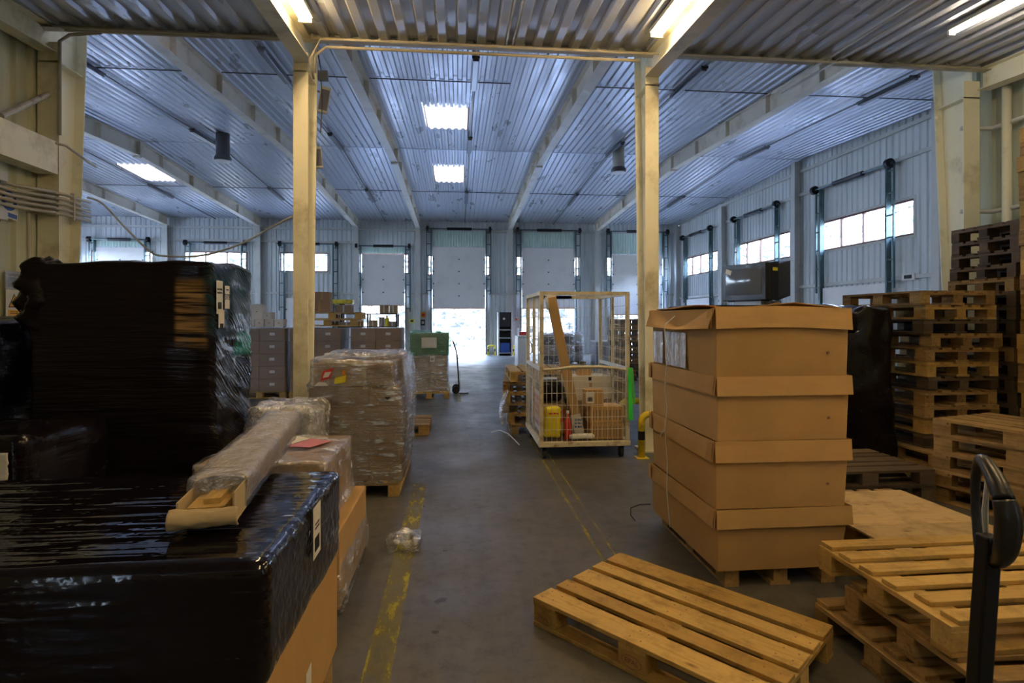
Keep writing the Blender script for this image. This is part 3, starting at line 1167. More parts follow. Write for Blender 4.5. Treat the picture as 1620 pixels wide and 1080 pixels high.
def pallet_parts(t, m, seed=0, style='euro', fine=False, stamp=False):
    """Pallet centred on the empty t: length along x, 1.2 x 0.8 x 0.144."""
    r = random.Random(seed)
    if style == 'euro':
        slats = [(-0.4, -0.255), (-0.214, -0.114), (-0.0725, 0.0725), (0.114, 0.214), (0.255, 0.4)]
        inset = 0.0
    else:
        slats = [(-0.4 + 0.1425 * q, -0.4 + 0.1425 * q + 0.0875) for q in range(6)]
        inset = 0.05
    z1 = PH
    if fine:
        for a, c in slats:
            f = B()
            j = r.uniform(-0.004, 0.004) + (r.uniform(0, inset))
            f.box(-0.6 + j, 0.6 - abs(j) * 0.3, a, c, z1 - 0.021, z1)
            for x in (-0.57, -0.52, -0.02, 0.03, 0.52, 0.57):     # nail heads sunk in the slat
                pass
            f.build('deck_slat', m, t, bevel=0.003)
        for x in (-0.6, -0.0725, 0.455):
            f = B()
            f.box(x, x + 0.145, -0.4, 0.4, z1 - 0.0435, z1 - 0.0215)
            f.build('stringer_board', m, t, bevel=0.002)
    else:
        f = B()
        for a, c in slats:
            j = r.uniform(-0.004, 0.004) + r.uniform(0, inset)
            f.box(-0.6 + j, 0.6 - abs(j) * 0.3, a, c, z1 - 0.021, z1)
        for x in (-0.6, -0.0725, 0.455):
            f.box(x, x + 0.145, -0.4, 0.4, z1 - 0.0435, z1 - 0.0215)
        f.build('slat_deck', m, t)
    for x in (-0.6, -0.0725, 0.455):
        for (a, c) in ((-0.4, -0.3), (-0.05, 0.05), (0.3, 0.4)):
            f = B()
            j = r.uniform(-0.003, 0.003)
            f.box(x, x + 0.145, a + j, c + j, 0.0215, z1 - 0.044)
            f.build('block', m, t, bevel=0.003 if fine else 0)
    for (a, c) in ((-0.4, -0.3), (-0.0725, 0.0725), (0.3, 0.4)):
        f = B()
        f.box(-0.6, 0.6, a, c, 0.0, 0.021)
        f.build('skid_board', m, t, bevel=0.002 if fine else 0)
    return t


def pallet(loc, rz, label, m, seed=0, group=None, style='euro', fine=False):
    t = thing('wooden_pallet', label, 'pallet', loc, rz, group)
    return pallet_parts(t, m, seed, style, fine)


PROTO = {}


def pallet_copy(loc, rz, label, mk, seed, group):
    key = (mk, seed % 3)
    if key not in PROTO:
        t = pallet(loc, rz, label, M[mk], seed, group)
        PROTO[key] = t
        bpy.context.view_layer.update()
        return t
    c = copy_tree(PROTO[key])
    c.location = loc
    c.rotation_euler = (0, 0, rz)
    c['label'] = label
    c['group'] = group
    return c


def pallet_stack(cx, cy_, rz, n, mks, desc, group, seed=0, jit=0.03, off=None, z0=0.0):
    r = random.Random(seed)
    for k in range(n):
        dx, dy = r.uniform(-jit, jit), r.uniform(-jit, jit) * 0.7
        if off and k in off:
            dx, dy = off[k]
        label = 'wooden pallet %s in %s' % (ORD[n - 1 - k], desc) if n > 1 else 'wooden pallet in ' + desc
        pallet_copy((cx + dx, cy_ + dy, z0 + k * (PH + 0.001)), rz + R(r.uniform(-1.6, 1.6)) * (jit / 0.03), label, mks[k % len(mks)] if isinstance(mks, list) else mks, r.randint(0, 99), group)


def rounded(f_, dims, seg, rad, disp, deform=None):
    """Box dims=(x0,x1,y0,y1,z0,z1) as one welded grid with rounded edges; disp(p, n) -> outward offset."""
    x0, x1, y0, y1, z0, z1 = dims
    idx = {}
    vs_ = []
    fs = []

    def vert(x, y, z):
        k = (round(x, 5), round(y, 5), round(z, 5))
        if k not in idx:
            p = Vector((x, y, z))
            q = Vector((min(max(x, x0 + rad), x1 - rad), min(max(y, y0 + rad), y1 - rad), min(max(z, z0 + rad), z1 - rad)))
            n = (p - q)
            n = n.normalized() if n.length > 1e-7 else Vector((0, 0, 1))
            p = q + n * rad
            p = p + n * disp(p, n)
            if deform:
                p = deform(p)
            idx[k] = len(vs_)
            vs_.append(p)
        return idx[k]
    nx = max(3, round((x1 - x0) / seg))
    ny = max(3, round((y1 - y0) / seg))
    nz = max(3, round((z1 - z0) / seg))
    X = [x0 + (x1 - x0) * i / nx for i in range(nx + 1)]
    Y = [y0 + (y1 - y0) * i / ny for i in range(ny + 1)]
    Z = [z0 + (z1 - z0) * i / nz for i in range(nz + 1)]

    def face(A, C, mk, flip):
        for i in range(len(A) - 1):
            for j in range(len(C) - 1):
                q = [mk(A[i], C[j]), mk(A[i + 1], C[j]), mk(A[i + 1], C[j + 1]), mk(A[i], C[j + 1])]
                q = [vert(*p) for p in q]
                fs.append(tuple(q[::-1] if flip else q))
    face(X, Y, lambda a, c: (a, c, z0), True)
    face(X, Y, lambda a, c: (a, c, z1), False)
    face(X, Z, lambda a, c: (a, y0, c), False)
    face(X, Z, lambda a, c: (a, y1, c), True)
    face(Y, Z, lambda a, c: (x0, a, c), True)
    face(Y, Z, lambda a, c: (x1, a, c), False)
    f_._add(vs_, fs)


def wrinkle(seed, amp, kh=2.0, kv=20.0, big=0.02, tilt=0.15):
    o = Vector((seed * 3.1, seed * 1.7, seed * 0.9))

    def d(p, n):
        q = Vector((p.x * kh, p.y * kh, (p.z + tilt * (p.x + p.y)) * kv)) + o
        a = noise.noise(q)
        b_ = noise.noise(Vector((p.x * 3, p.y * 3, p.z * 3)) + o)
        return amp * a + big * b_
    return d


def sheet(t, name, m, c, w, h, rot=(R(90), 0, 0)):
    """Thin sticker, w x h, centred at c, standing in its parent's space."""
    f = B()
    f.box(-w / 2, w / 2, -h / 2, h / 2, 0, 0.0012)
    return f.build(name, m, t, loc=c, rot=rot)


def marks(name, t, c, w, h, rot, m, rows=3, seed=1):
    """Unreadable rows of print."""
    r = random.Random(seed)
    f = B()
    for k in range(rows):
        y = h / 2 - h * (k + 0.5) / rows
        x = -w / 2
        while x < w / 2 - w * 0.05:
            q = r.uniform(0.05, 0.16) * w
            q = min(q, w / 2 - x)
            f.box(x, x + q, y - h / rows * r.uniform(0.2, 0.34), y + h / rows * r.uniform(0.2, 0.34), 0, 0.0008)
            x += q + r.uniform(0.02, 0.07) * w
    return f.build(name, m, t, loc=c, rot=rot)


def barcode(t, c, w, h, rot, seed=1):
    r = random.Random(seed)
    f = B()
    x = -w / 2
    while x < w / 2 - 0.004:
        k = r.choice((0.0012, 0.0022, 0.0035)) * w / 0.08
        f.box(x, x + k, -h / 2, h / 2, 0, 0.0008)
        x += k + r.choice((0.0014, 0.0026)) * w / 0.08
    return f.build('barcode_print', M['ink'], t, loc=c, rot=rot)


# ------------------------------------------------------------------ loose pallet on the floor
U = pallet((1.083, 2.752, 0.0), R(-50.2), 'single new yellowish wooden pallet lying alone askew on the floor', M['wood'], 3, fine=True)
for x, y, rz in ((-0.5275, -0.4, 0), (0.0, -0.4, 0), (0.5275, -0.4, 0)):
    s_ = text('stamp_mark', 'EPAL', 0.034, M['frame_brown'], U, (x, y - 0.0015, 0.056), (R(90), 0, 0), 0.0003)
    f = B()
    f.tube([(x + 0.052 * math.cos(a * math.pi / 12), y - 0.0015, 0.056 + 0.028 * math.sin(a * math.pi / 12)) for a in range(25)], 0.0012, 4, cap=False)
    f.build('stamp_oval', M['frame_brown'], U)
nail = B()
for x in (-0.565, -0.50, -0.03, 0.03, 0.50, 0.565):
    for y in (-0.36, -0.29, -0.165, -0.03, 0.04, 0.165, 0.29, 0.36):
        nail.cyl((x + rnd.uniform(-0.01, 0.01), y + rnd.uniform(-0.008, 0.008), PH - 0.0004), 0.0045, 0.0008, 8)
nail.build('nail_pattern', M['frame_brown'], U)

# ------------------------------------------------------------------ slatted pallets by the jack
g = 'slatted pallets piled beside the pallet jack'
pallet((2.46, 2.42, 0.0), R(1.5), 'slatted wooden pallet at the bottom of the pile beside the pallet jack', M['wood_mid'], 11, g, 'gap', True)
pallet((2.52, 2.27, PH + 0.001), R(-1.5), 'slatted wooden pallet in the middle of the pile beside the pallet jack, pushed forward', M['wood_mid'], 12, g, 'gap', True)
pallet((2.49, 2.43, 2 * PH + 0.002), R(0.5), 'bright slatted wooden pallet on top of the pile beside the pallet jack', M['wood'], 13, g, 'gap', True)

# plywood covered pair
g = 'pallets under the plywood sheets'
pallet_stack(2.93, 3.50, R(90), 2, 'wood_mid', 'the low pair under the plywood sheets', g, 5, 0.01)
for y0, y1, lab in ((2.94, 3.34, 'narrow plywood strip lying in front of the wider plywood sheet'), (3.343, 4.02, 'wide plywood sheet lying on the low pallet pair')):
    f = B()
    f.box(2.45, 3.34, y0, y1, 0.291, 0.303)
    tag(f.build('plywood_sheet', M['ply'], bevel=0.001), lab, 'plywood')

# dark old pair, five-high pile, tall stacks
pallet_stack(3.55, 4.99, 0, 2, 'wood_old', 'the low dark pair behind the cardboard trays', 'dark old pallets in a low pair', 6, 0.02)
pallet_stack(4.75, 4.20, R(-72), 5, 'wood_mid', 'the five-high pile behind the pallet jack', 'pallets in the five-high pile', 8, 0.03)
pallet_stack(5.10, 5.92, R(90), 13, ['wood_mid', 'wood_mid', 'wood_old', 'wood'], 'the thirteen-high stack beside the black bagged load', 'pallets in the thirteen-high stack', 9, 0.035,
             off={0: (-0.1, -0.3), 1: (-0.12, -0.28), 12: (-0.06, -0.02)})
pallet_stack(6.24, 5.66, 0, 18, ['wood_old', 'wood_old', 'wood_old', 'wood_mid', 'wood_old'], 'the tall dark stack against the steel column', 'pallets in the tall dark stack', 10, 0.03)
pallet_stack(5.92, 4.52, R(90), 24, ['wood', 'wood_mid', 'wood'], 'the tallest bright stack by the annex wall', 'pallets in the tallest bright stack', 14, 0.03)
# far and middle pallets
pallet_stack(1.10, 8.45, R(86), 6, ['wood_mid', 'wood'], 'the crooked pile just behind the roll cage', 'pallets in the crooked pile behind the roll cage', 15, 0.06)
pallet_stack(2.06, 8.75, R(90), 5, ['wood_mid', 'wood'], 'the low pile between roll cage and yellow guard', 'pallets in the low pile by the yellow guard', 21, 0.04)
pallet((-1.0, 8.3, 0), 0, 'wooden pallet on the floor behind the big wrapped carton load', M['wood_mid'], 31)
pallet_stack(4.55, 14.9, R(90), 11, ['wood_old', 'wood_mid'], 'the stack by the fourth dock door', 'pallets in the stack by the fourth dock door', 16, 0.04)


# ------------------------------------------------------------------ black wrapped loads
def load(label, loc, rz=0.0, cat='wrapped pallet load', name='wrapped_load', group=None):
    return thing(name, label, cat, loc, rz, group)


def load_pallet(t, loc, rz, mk='wood_mid', seed=1):
    p = empty('pallet', loc, rz)
    p.parent = t
    pallet_parts(p, M[mk], seed)
    return p


# low one in front: x -2.25..-0.53, y 1.63..2.60
A = load('long low load in shiny black film over cardboard, with the taped bundle on it', (-1.39, 2.115, 0))
load_pallet(A, (-0.25 + 0.5, 0, 0), 0, 'wood_mid', 41)
f = B()
f.box(-0.855, 0.855, -0.475, 0.475, PH + 0.001, 0.60)
f.build('carton', M['card_in'], A, bevel=0.006)
fmA = film_black('black_film_front', streak=(1.3, 12, 15), rough=0.07, strength=0.6, soft=0.3, spec=0.5, detail=1.5)
f = B()


def defA(p):
    q = p.copy()
    if p.z < 0.62:
        q.z = p.z + 0.02 * noise.noise(Vector((p.x * 4, p.y * 4, 3)))
    if p.z > 0.9:
        q.z += 0.004 * noise.noise(Vector((p.x * 2.2, p.y * 9, 1))) + 0.004 * noise.noise(Vector((p.x * 2.5, p.y * 26, 5)))
    return q


rounded(f, (-0.865, 0.865, -0.485, 0.485, 0.565, 0.925), 0.022, 0.03, wrinkle(1, 0.005, 1.5, 34, 0.003, 0.05), defA)
f.build('stretch_film', fmA, A, smooth=True)
lb = sheet(A, 'label', M['paper'], (0.876, 0.02, 0.83), 0.105, 0.185, (R(90), 0, R(90)))
barcode(A, (0.8775, 0.02, 0.785), 0.07, 0.05, (R(90), 0, R(90)), 2)
marks('print_pattern', A, (0.8775, 0.02, 0.85), 0.06, 0.03, (R(90), 0, R(90)), M['lamp_body'], 2, 4)
barcode(A, (0.8775, 0.02, 0.77), 0.07, 0.02, (R(90), 0, R(90)), 5)
sheet(A, 'paper_tag', M['paper'], (0.857, -0.02, 0.27), 0.07, 0.16, (R(90), 0, R(90)))

# tall one: x -2.95..-1.73, y 4.2..4.97, top 2.0
Bt = load('tall load in black film with white barcode labels at its corner', (-2.34, 4.6, 0))
load_pallet(Bt, (0, 0, 0), 0, 'wood_mid', 42)
fmB = film_black('black_film_tall', base=(0.012, 0.009, 0.010), streak=(1.0, 1.0, 26), rough=0.08, strength=0.8, shear=0.75, soft=0.1, spec=0.11, detail=2, patch=[
    dict(box=[(0, 0.36, 0.57, 0.02), (1, -0.6, -0.2, 0.05), (2, 1.40, 1.86, 0.05)], color=(0.34, 0.20, 0.07)),
    dict(box=[(0, 0.55, 0.9, 0.03), (1, 0.02, 0.36, 0.04), (2, 1.32, 1.50, 0.04)], color=(0.02, 0.30, 0.22)),
    dict(box=[(0, 0.55, 0.9, 0.03), (1, -0.5, 0.4, 0.04), (2, 1.5, 2.0, 0.1)], color=(0.01, 0.04, 0.05))])


def defB(p):
    q = p.copy()
    if p.z > 1.9:
        q.z += 0.03 * noise.noise(Vector((p.x * 3, p.y * 3, 2))) + (0.04 * (p.x + 0.1) if p.x > 0 else 0) - max(0, p.y) * 0.05
    if p.x > 0.3 and p.z < 0.95:
        q.x += 0.09 * math.exp(-((p.z - 0.68) / 0.16) ** 2) * (0.6 + 0.6 * noise.noise(Vector((p.y * 6, p.z * 9, 1))))
    if p.x > 0.5 and 0.8 < p.z < 1.5:
        q.x += 0.02 * noise.noise(Vector((p.y * 5 + p.z * 12, p.z * 3, 1)))
    if p.x < -0.4 and p.z > 1.45:
        q.x -= 0.10 * math.exp(-((p.z - 1.75) / 0.2) ** 2) * (0.8 + noise.noise(Vector((p.y * 8, p.z * 12, 7))))
    return q


f = B()
wB = wrinkle(4, 0.009, 1.2, 24, 0.02, 0.10)
rounded(f, (-0.61, 0.61, -0.39, 0.39, 0.15, 2.0), 0.026, 0.045, lambda p, n: wB(p, n) * (0.15 if p.x > 0.55 and -0.39 < p.y < -0.1 and 1.5 < p.z < 1.92 else 1), defB)
f.build('stretch_film', fmB, Bt, smooth=True)
f = B()
rounded(f, (-0.67, -0.52, -0.40, -0.12, 1.52, 2.02), 0.03, 0.06, lambda p, n: 0.06 * noise.noise(p * 9) + 0.03 * noise.noise(p * 21))
f.build('crumpled_film', fmB, Bt, smooth=True)
for (y, z, w, h, q) in ((-0.30, 1.755, 0.11, 0.24, 0), (-0.17, 1.76, 0.085, 0.17, 1), (-0.28, 1.60, 0.10, 0.13, 2)):
    l_ = sheet(Bt, 'label', M['paper'], (0.620 + 0.002 * q, y, z), w, h, (R(90), 0, R(90)))
    if q != 1:
        barcode(Bt, (0.6225 + 0.002 * q, y, z - 0.06), w * 0.6, 0.05, (R(90), 0, R(90)), q + 3)
    else:
        text('label_print', '372', 0.06, M['ink'], Bt, (0.6245, y, z), (R(90), 0, R(90)))
marks('print_pattern', Bt, (0.6222, -0.30, 1.80), 0.09, 0.05, (R(90), 0, R(90)), M['ink'], 2, 6)
marks('print_pattern', Bt, (0.6245, -0.17, 1.815), 0.04, 0.02, (R(90), 0, R(90)), M['ink'], 1, 7)

Ct = load('black wrapped load under the warning sign, with a crumpled film top', (-3.72, 4.55, 0))
load_pallet(Ct, (0, 0, 0), R(90), 'wood_mid', 43)
fmC = film_black('black_film_side', streak=(1.4, 1.4, 18), rough=0.16, spec=0.28, soft=0.08)
f = B()
rounded(f, (-0.5, 0.52, -0.45, 0.45, 0.15, 1.60), 0.04, 0.06, wrinkle(7, 0.012, 1.4, 16, 0.05, 0.1))
f.build('stretch_film', fmC, Ct, smooth=True)
Dt = load('low black wrapped load with a pale film patch, behind the long low load', (-2.72, 3.45, 0))
load_pallet(Dt, (0, 0, 0), 0, 'wood_mid', 44)
f = B()
rounded(f, (-0.6, 0.54, -0.36, 0.36, 0.15, 1.0), 0.035, 0.05, wrinkle(9, 0.010, 1.6, 18, 0.03, 0.1))
f.build('stretch_film', fmC, Dt, smooth=True)
f = B()
f.grid(lambda u, v: Vector((0.35 + 0.13 * u, -0.383 - 0.01 * noise.noise(Vector((u * 3, v * 8, 1))), 0.77 + 0.16 * v)), 10, 12)
f.build('film_patch', M['paper'], Dt, smooth=True, solid=0.002)

Lt = load('lumpy black bagged load between the cardboard trays and the pallet stacks', (4.07, 5.92, 0))
load_pallet(Lt, (0, 0, 0), R(90), 'wood_mid', 45).scale = (0.72, 1, 1)
fmL = film_black('black_bag_film', streak=(4, 4, 5), rough=0.16, strength=0.25)


def defL(p):
    q = p.copy()
    if p.z > 1.5:
        q.z += 0.05 * noise.noise(Vector((p.x * 5, p.y * 5, 2))) - 0.05 * max(0, 1 - abs(p.x + 0.02) / 0.12)
    q.x += 0.10 * max(0, 0.9 - p.z) * (1 if p.x > 0 else -0.3)
    return q


f = B()
rounded(f, (-0.42, 0.40, -0.45, 0.40, 0.15, 1.72), 0.035, 0.04, lambda p, n: 0.02 * noise.noise(p * 5) + 0.004 * noise.noise(p * 15), defL)
f.build('black_bag', fmL, Lt, smooth=True)

# ------------------------------------------------------------------ taped bundle
Bu = thing('cardboard_bundle', 'long cardboard bundle wrapped in clear tape, lying across the long low black load', 'bundle', (-0.79, 1.87, 0.952), R(7.6), rx=R(0.4))
f = B()


def bund(u, v):
    a = u * 2 * math.pi
    y = 0.15 + 1.31 * v
    # rounded rectangle section
    cx, cz = math.cos(a), math.sin(a)
    k = 1 / max(abs(cx) ** 0.001, 1e-3)
    s_ = (abs(cx) ** 5 + abs(cz) ** 5) ** (-1 / 5)
    w, h = 0.086, 0.048
    x, z = cx * s_ * w, cz * s_ * h
    saw = ((y * 17 + x * 5) % 1.0)
    x *= 1 + 0.03 * noise.noise(Vector((x * 8, y * 9, z * 8)))
    z += (0.020 * saw if cz > 0.2 else 0) + 0.006 * noise.noise(Vector((x * 9, y * 12, z * 3)))
    return Vector((x, y + 0.03 * math.sin(a), z + h))


f.grid(bund, 56, 230)
f.build('cardboard_wrap', M['card_pale'], Bu, smooth=True)
f = B()
f.box(-0.06, 0.05, 0.02, 0.16, 0.022, 0.05)
f.box(-0.02, 0.03, 0.05, 0.16, 0.05, 0.068)
f.build('inner_profile', M['wood'], Bu)
f = B()
f.box(-0.086, 0.086, 0.0, 0.16, 0.0, 0.004)
f.box(0.078, 0.084, 0.0, 0.16, 0.004, 0.094)
f.box(-0.084, -0.078, 0.0, 0.16, 0.004, 0.075)
f.build('open_end', M['card_pale'], Bu)
f = B()


def lip(u, v):
    x = -0.098 + 0.196 * u
    a = R(-95) + R(175) * v
    r_ = 0.031 + 0.006 * noise.noise(Vector((u * 5, v * 5, 0)))
    return Vector((x, -0.012 - math.cos(a) * r_ * (1.1 - 0.5 * u), 0.028 + math.sin(a) * r_ * (1.0 - 0.15 * u)))


f.grid(lip, 26, 16)
f.build('folded_end', M['card_pale'], Bu, smooth=True, solid=0.004)
clr = film_clear('bundle_tape_film', milk_sheen=0.03, gloss=0.55, streak=(10, 14, 10), rough=0.14)
f = B()
rounded(f, (-0.098, 0.098, 0.14, 1.465, -0.002, 0.119), 0.014, 0.02, lambda p, n: 0.006 * noise.noise(p * 16) + 0.004 * noise.noise(Vector((p.x * 30, p.y * 12, p.z * 30))),
        lambda p: Vector((p.x, p.y, max(p.z, -0.004))))
f.build('clear_film', clr, Bu, smooth=True)

# ------------------------------------------------------------------ carton loads in clear film
FC = film_clear('clear_film_a', milk_sheen=0.20, gloss=0.42, streak=(2.2, 2.2, 15), rough=0.12)
FC2 = film_clear('clear_film_b', milk_sheen=0.28, gloss=0.38, streak=(3, 3, 9), rough=0.2)
FC3 = film_clear('clear_film_far', milk_sheen=0.06, gloss=0.10, streak=(2, 2, 30), rough=0.3)

E = load('stepped carton load in clear film with a faded red print on its top box', (-1.08, 3.60, 0), cat='wrapped cartons')
f = B()
f.box(-0.42, 0.44, -0.44, 0.44, 0.02, 0.44)
f.build('carton', M['card'], E, bevel=0.006)
f = B()
f.box(-0.36, 0.335, -0.33, 0.45, 0.445, 0.79)
f.build('carton', M['card'], E, bevel=0.006)
f = B()
for z in (0.02,):
    f.box(-0.42, 0.44, -0.44, 0.44, 0.0, 0.018)
f.build('base_board', M['wood_old'], E)


def defE(p):
    q = p.copy()
    if p.z < 0.5:
        k = (0.5 - p.z) / 0.5
        k = min(1, k * 1.6)
        q.x += 0.11 * k * (1 if p.x > 0 else -0.5)
        if p.y < 0:
            q.y -= 0.11 * k
    return q


f = B()
rounded(f, (-0.375, 0.350, -0.345, 0.462, 0.005, 0.805), 0.03, 0.02, wrinkle(12, 0.012, 2, 12, 0.010, 0.9), defE)
f.build('stretch_film', FC2, E, smooth=True)
f = B()
f.prism([(0.02, 0.02, 0.812), (0.18, -0.02, 0.812), (0.27, 0.16, 0.812), (0.12, 0.24, 0.812)], (0, 0, 0.002))
f.build('red_print', M['pink'], E)
f = B()
f.prism([(-0.14, 0.06, 0.812), (0.01, 0.03, 0.812), (0.11, 0.25, 0.812), (0.0, 0.34, 0.812)], (0, 0, 0.002))
f.build('paper_note', M['paper'], E)
f = B()
rounded(f, (0, 0.20, 0, 0.22, 0.0, 0.07), 0.02, 0.02, lambda p, n: 0.035 * noise.noise(p * 18) + 0.015)
tag(f.build('plastic_scrap', FC2, smooth=True, loc=(-0.48, 3.95, 0.0)), 'crumpled scrap of clear film on the floor by the stepped cartons', 'plastic scrap')

G = load('low lumpy silvery film wrapped load in front of the middle column', (-1.37, 4.82, 0), cat='wrapped load')
f = B()
f.box(-0.22, 0.22, -0.25, 0.25, 0.01, 0.86)
f.build('carton', M['card_white'], G, bevel=0.02)
f = B()
rounded(f, (-0.27, 0.26, -0.28, 0.30, 0.005, 0.92), 0.025, 0.06, lambda p, n: 0.02 * noise.noise(p * 7) + 0.018 * noise.noise(p * 17))
f.build('stretch_film', film_clear('silver_film', milk_sheen=0.5, gloss=0.5, milk_sheen_c=(0.9, 0.9, 0.88), streak=(8, 8, 8), rough=0.22), G, smooth=True)


def carton_grid(t, m, x0, x1, y0, y1, z0, nx, ny, nz, h, jit=0.004, gap=0.004, seed=0, only_outer=True, tape=False):
    r = random.Random(seed)
    dx = (x1 - x0) / nx
    dy = (y1 - y0) / ny
    proto = {}
    for k in range(nz):
        for i in range(nx):
            for j in range(ny):
                if only_outer and 0 < i < nx - 1 and 0 < j < ny - 1 and k < nz - 1:
                    continue
                if 'p' not in proto:
                    f = B()
                    f.box(-dx / 2 + gap / 2, dx / 2 - gap / 2, -dy / 2 + gap / 2, dy / 2 - gap / 2, 0.0, h - gap)
                    o = f.build('carton', m, t, bevel=0.004)
                    if tape:
                        s_ = sheet(o, 'sticker', M['paper'], (0.0, -dy / 2 + gap / 2 - 0.0005, h * 0.55), 0.10, 0.055, (R(90), 0, 0))
                    proto['p'] = o
                else:
                    o = copy_tree(proto['p'], t)
                o.location = (x0 + dx * (i + 0.5) + r.uniform(-jit, jit), y0 + dy * (j + 0.5) + r.uniform(-jit, jit), z0 + k * h)


# big load by the aisle: x -1.33..-0.53, y 5.2..6.4
Hh = load('big brown carton load in clear film with red and yellow labels, by the aisle', (-0.93, 5.8, 0))
load_pallet(Hh, (0, 0, 0), R(90), 'wood', 46)
carton_grid(Hh, M['card_dark'], -0.395, 0.395, -0.595, 0.595, PH + 0.002, 3, 4, 5, 0.169, seed=1)
f = B()
f.box(-0.36, 0.11, -0.57, -0.2, 0.995, 1.20)
f.build('carton', M['card_tan'], Hh, bevel=0.004)
f = B()
f.box(0.115, 0.33, -0.56, -0.2, 0.995, 1.165)
f.build('carton', M['card_dark'], Hh, bevel=0.004)
f = B()
f.box(-0.37, 0.37, -0.19, 0.57, 0.995, 1.23)
f.build('carton', M['card_brown'], Hh, bevel=0.004)


def defH(p):
    q = p.copy()
    if p.z > 1.0 and p.y < -0.3:
        if p.x > 0.12:
            q.z -= 0.03
        q.x = p.x * (1 - 0.10 * min(1, (p.z - 1.0) / 0.05)) - 0.02
    if p.x > 0.3:
        q.x += 0.035 * max(0, (0.7 - abs(p.z - 0.55)) / 0.7) + 0.02 * noise.noise(Vector((p.y * 4, p.z * 5, 3)))
    if p.z > 1.15:
        q.z += 0.012 * noise.noise(Vector((p.x * 9, p.y * 9, 2)))
    return q


f = B()
rounded(f, (-0.405, 0.41, -0.607, 0.61, 0.10, 1.245), 0.026, 0.015, wrinkle(21, 0.012, 2.2, 16, 0.010, 0.45), defH)
f.build('stretch_film', FC, Hh, smooth=True)
sheenf = film_clear('top_sheen_film', milk_sheen=0.30, gloss=0.5, streak=(6, 3, 6), rough=0.2, milk_sheen_c=(0.85, 0.85, 0.9))  # whitish top sheet: window sheen put into the film's colour
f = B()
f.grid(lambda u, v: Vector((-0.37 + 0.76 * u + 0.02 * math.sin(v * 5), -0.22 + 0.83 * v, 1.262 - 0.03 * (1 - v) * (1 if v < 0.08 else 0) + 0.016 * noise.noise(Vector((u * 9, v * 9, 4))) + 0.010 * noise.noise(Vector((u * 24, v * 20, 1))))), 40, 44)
f.build('sheen_film', sheenf, Hh, smooth=True)
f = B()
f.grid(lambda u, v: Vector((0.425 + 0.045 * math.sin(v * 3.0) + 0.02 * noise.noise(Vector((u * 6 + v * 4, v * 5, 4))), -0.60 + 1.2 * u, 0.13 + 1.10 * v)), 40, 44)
f.build('sheen_film', film_clear('flank_sheen_film', milk_sheen=0.16, gloss=0.4, streak=(3, 3, 14), rough=0.16), Hh, smooth=True)  # flank sheet whitened likewise, sheen painted into its colour
f = B()
f.prism([(-0.285, -0.6225, 1.045), (-0.20, -0.6225, 1.075), (-0.175, -0.6225, 1.165), (-0.265, -0.6225, 1.13)], (0, -0.0015, 0))
f.build('red_label', M['red'], Hh)
f = B()
f.prism([(-0.265, -0.6245, 1.075), (-0.215, -0.6245, 1.085), (-0.19, -0.6245, 1.13), (-0.245, -0.6245, 1.125)], (0, -0.0012, 0))
f.build('white_emblem', M['white'], Hh)
f = B()
f.prism([(-0.165, -0.6225, 1.02), (-0.07, -0.6225, 1.035), (-0.06, -0.6225, 1.10), (-0.16, -0.6225, 1.075)], (0, -0.0015, 0))
f.build('yellow_label', M['yellowp'], Hh)
f = B()
f.prism([(-0.10, -0.6225, 1.095), (-0.07, -0.6225, 1.10), (-0.07, -0.6225, 1.14), (-0.095, -0.6225, 1.14)], (0, -0.0018, 0))
f.build('orange_label', M['orangep'], Hh)
f = B()
f.prism([(-0.34, -0.6225, 1.005), (-0.22, -0.6225, 1.005), (-0.24, -0.6225, 1.035), (-0.30, -0.6225, 1.04)], (0, -0.0015, 0))
f.build('white_label', M['paper'], Hh)
f = B()
f.prism([(0.27, -0.6225, 0.90), (0.33, -0.6225, 0.90), (0.30, -0.6225, 0.87)], (0, -0.0015, 0))
f.build('arrow_print', M['ink'], Hh)

# three brown loads in a row
gJ = 'three brown carton loads in a row'
first = None
for x, lab, sd in ((-3.97, 'brown wrapped carton load with the small white boxes on it', 1), (-2.88, 'brown wrapped carton load with two pallets on it, behind the middle column', 2),
                   (-1.68, 'brown wrapped carton load before the black shelf rack', 3)):
    t = load(lab, (x, 12.3, 0), group=gJ)
    p1 = load_pallet(t, (0, 0, 0), 0, 'wood', 50 + sd)
    p1.scale = (0.85, 1.2, 1)
    carton_grid(t, M['card_brown'], -0.5, 0.5, -0.48, 0.48, PH + 0.002, 2, 2, 5, 0.252, seed=sd, tape=True)
    f = B()
    rounded(f, (-0.525, 0.525, -0.515, 0.515, 0.11, 1.425), 0.06, 0.015, wrinkle(30 + sd, 0.006, 2, 20, 0.006, 0.2))
    f.build('stretch_film', FC3, t, smooth=True)

t = load('green topped brown carton load in clear film beside the far aisle', (-0.58, 12.1, 0))
load_pallet(t, (0, 0, 0), R(90), 'wood', 61)
carton_grid(t, M['card_brown'], -0.36, 0.36, -0.56, 0.56, PH + 0.002, 2, 3, 3, 0.24, seed=8)
f = B()
f.box(-0.38, 0.38, -0.58, 0.58, 0.875, 1.30)
f.build('carton', flat('green_box', (0.20, 0.28, 0.20), 0.5), t, bevel=0.01)
f = B()
rounded(f, (-0.385, 0.385, -0.59, 0.59, 0.08, 0.90), 0.05, 0.02, wrinkle(41, 0.01, 2, 16, 0.02, 0.2))
f.build('stretch_film', FC, t, smooth=True)
f = B()
rounded(f, (-0.41, 0.41, -0.61, 0.61, 0.86, 1.345), 0.04, 0.03, wrinkle(42, 0.012, 3, 9, 0.02, 0.2))
f.build('green_film', film_clear('green_film', tint=(0.72, 0.90, 0.78), milk_sheen=0.3, gloss=0.15, milk_sheen_c=(0.16, 0.42, 0.26), streak=(3, 3, 6), rough=0.3), t, smooth=True)
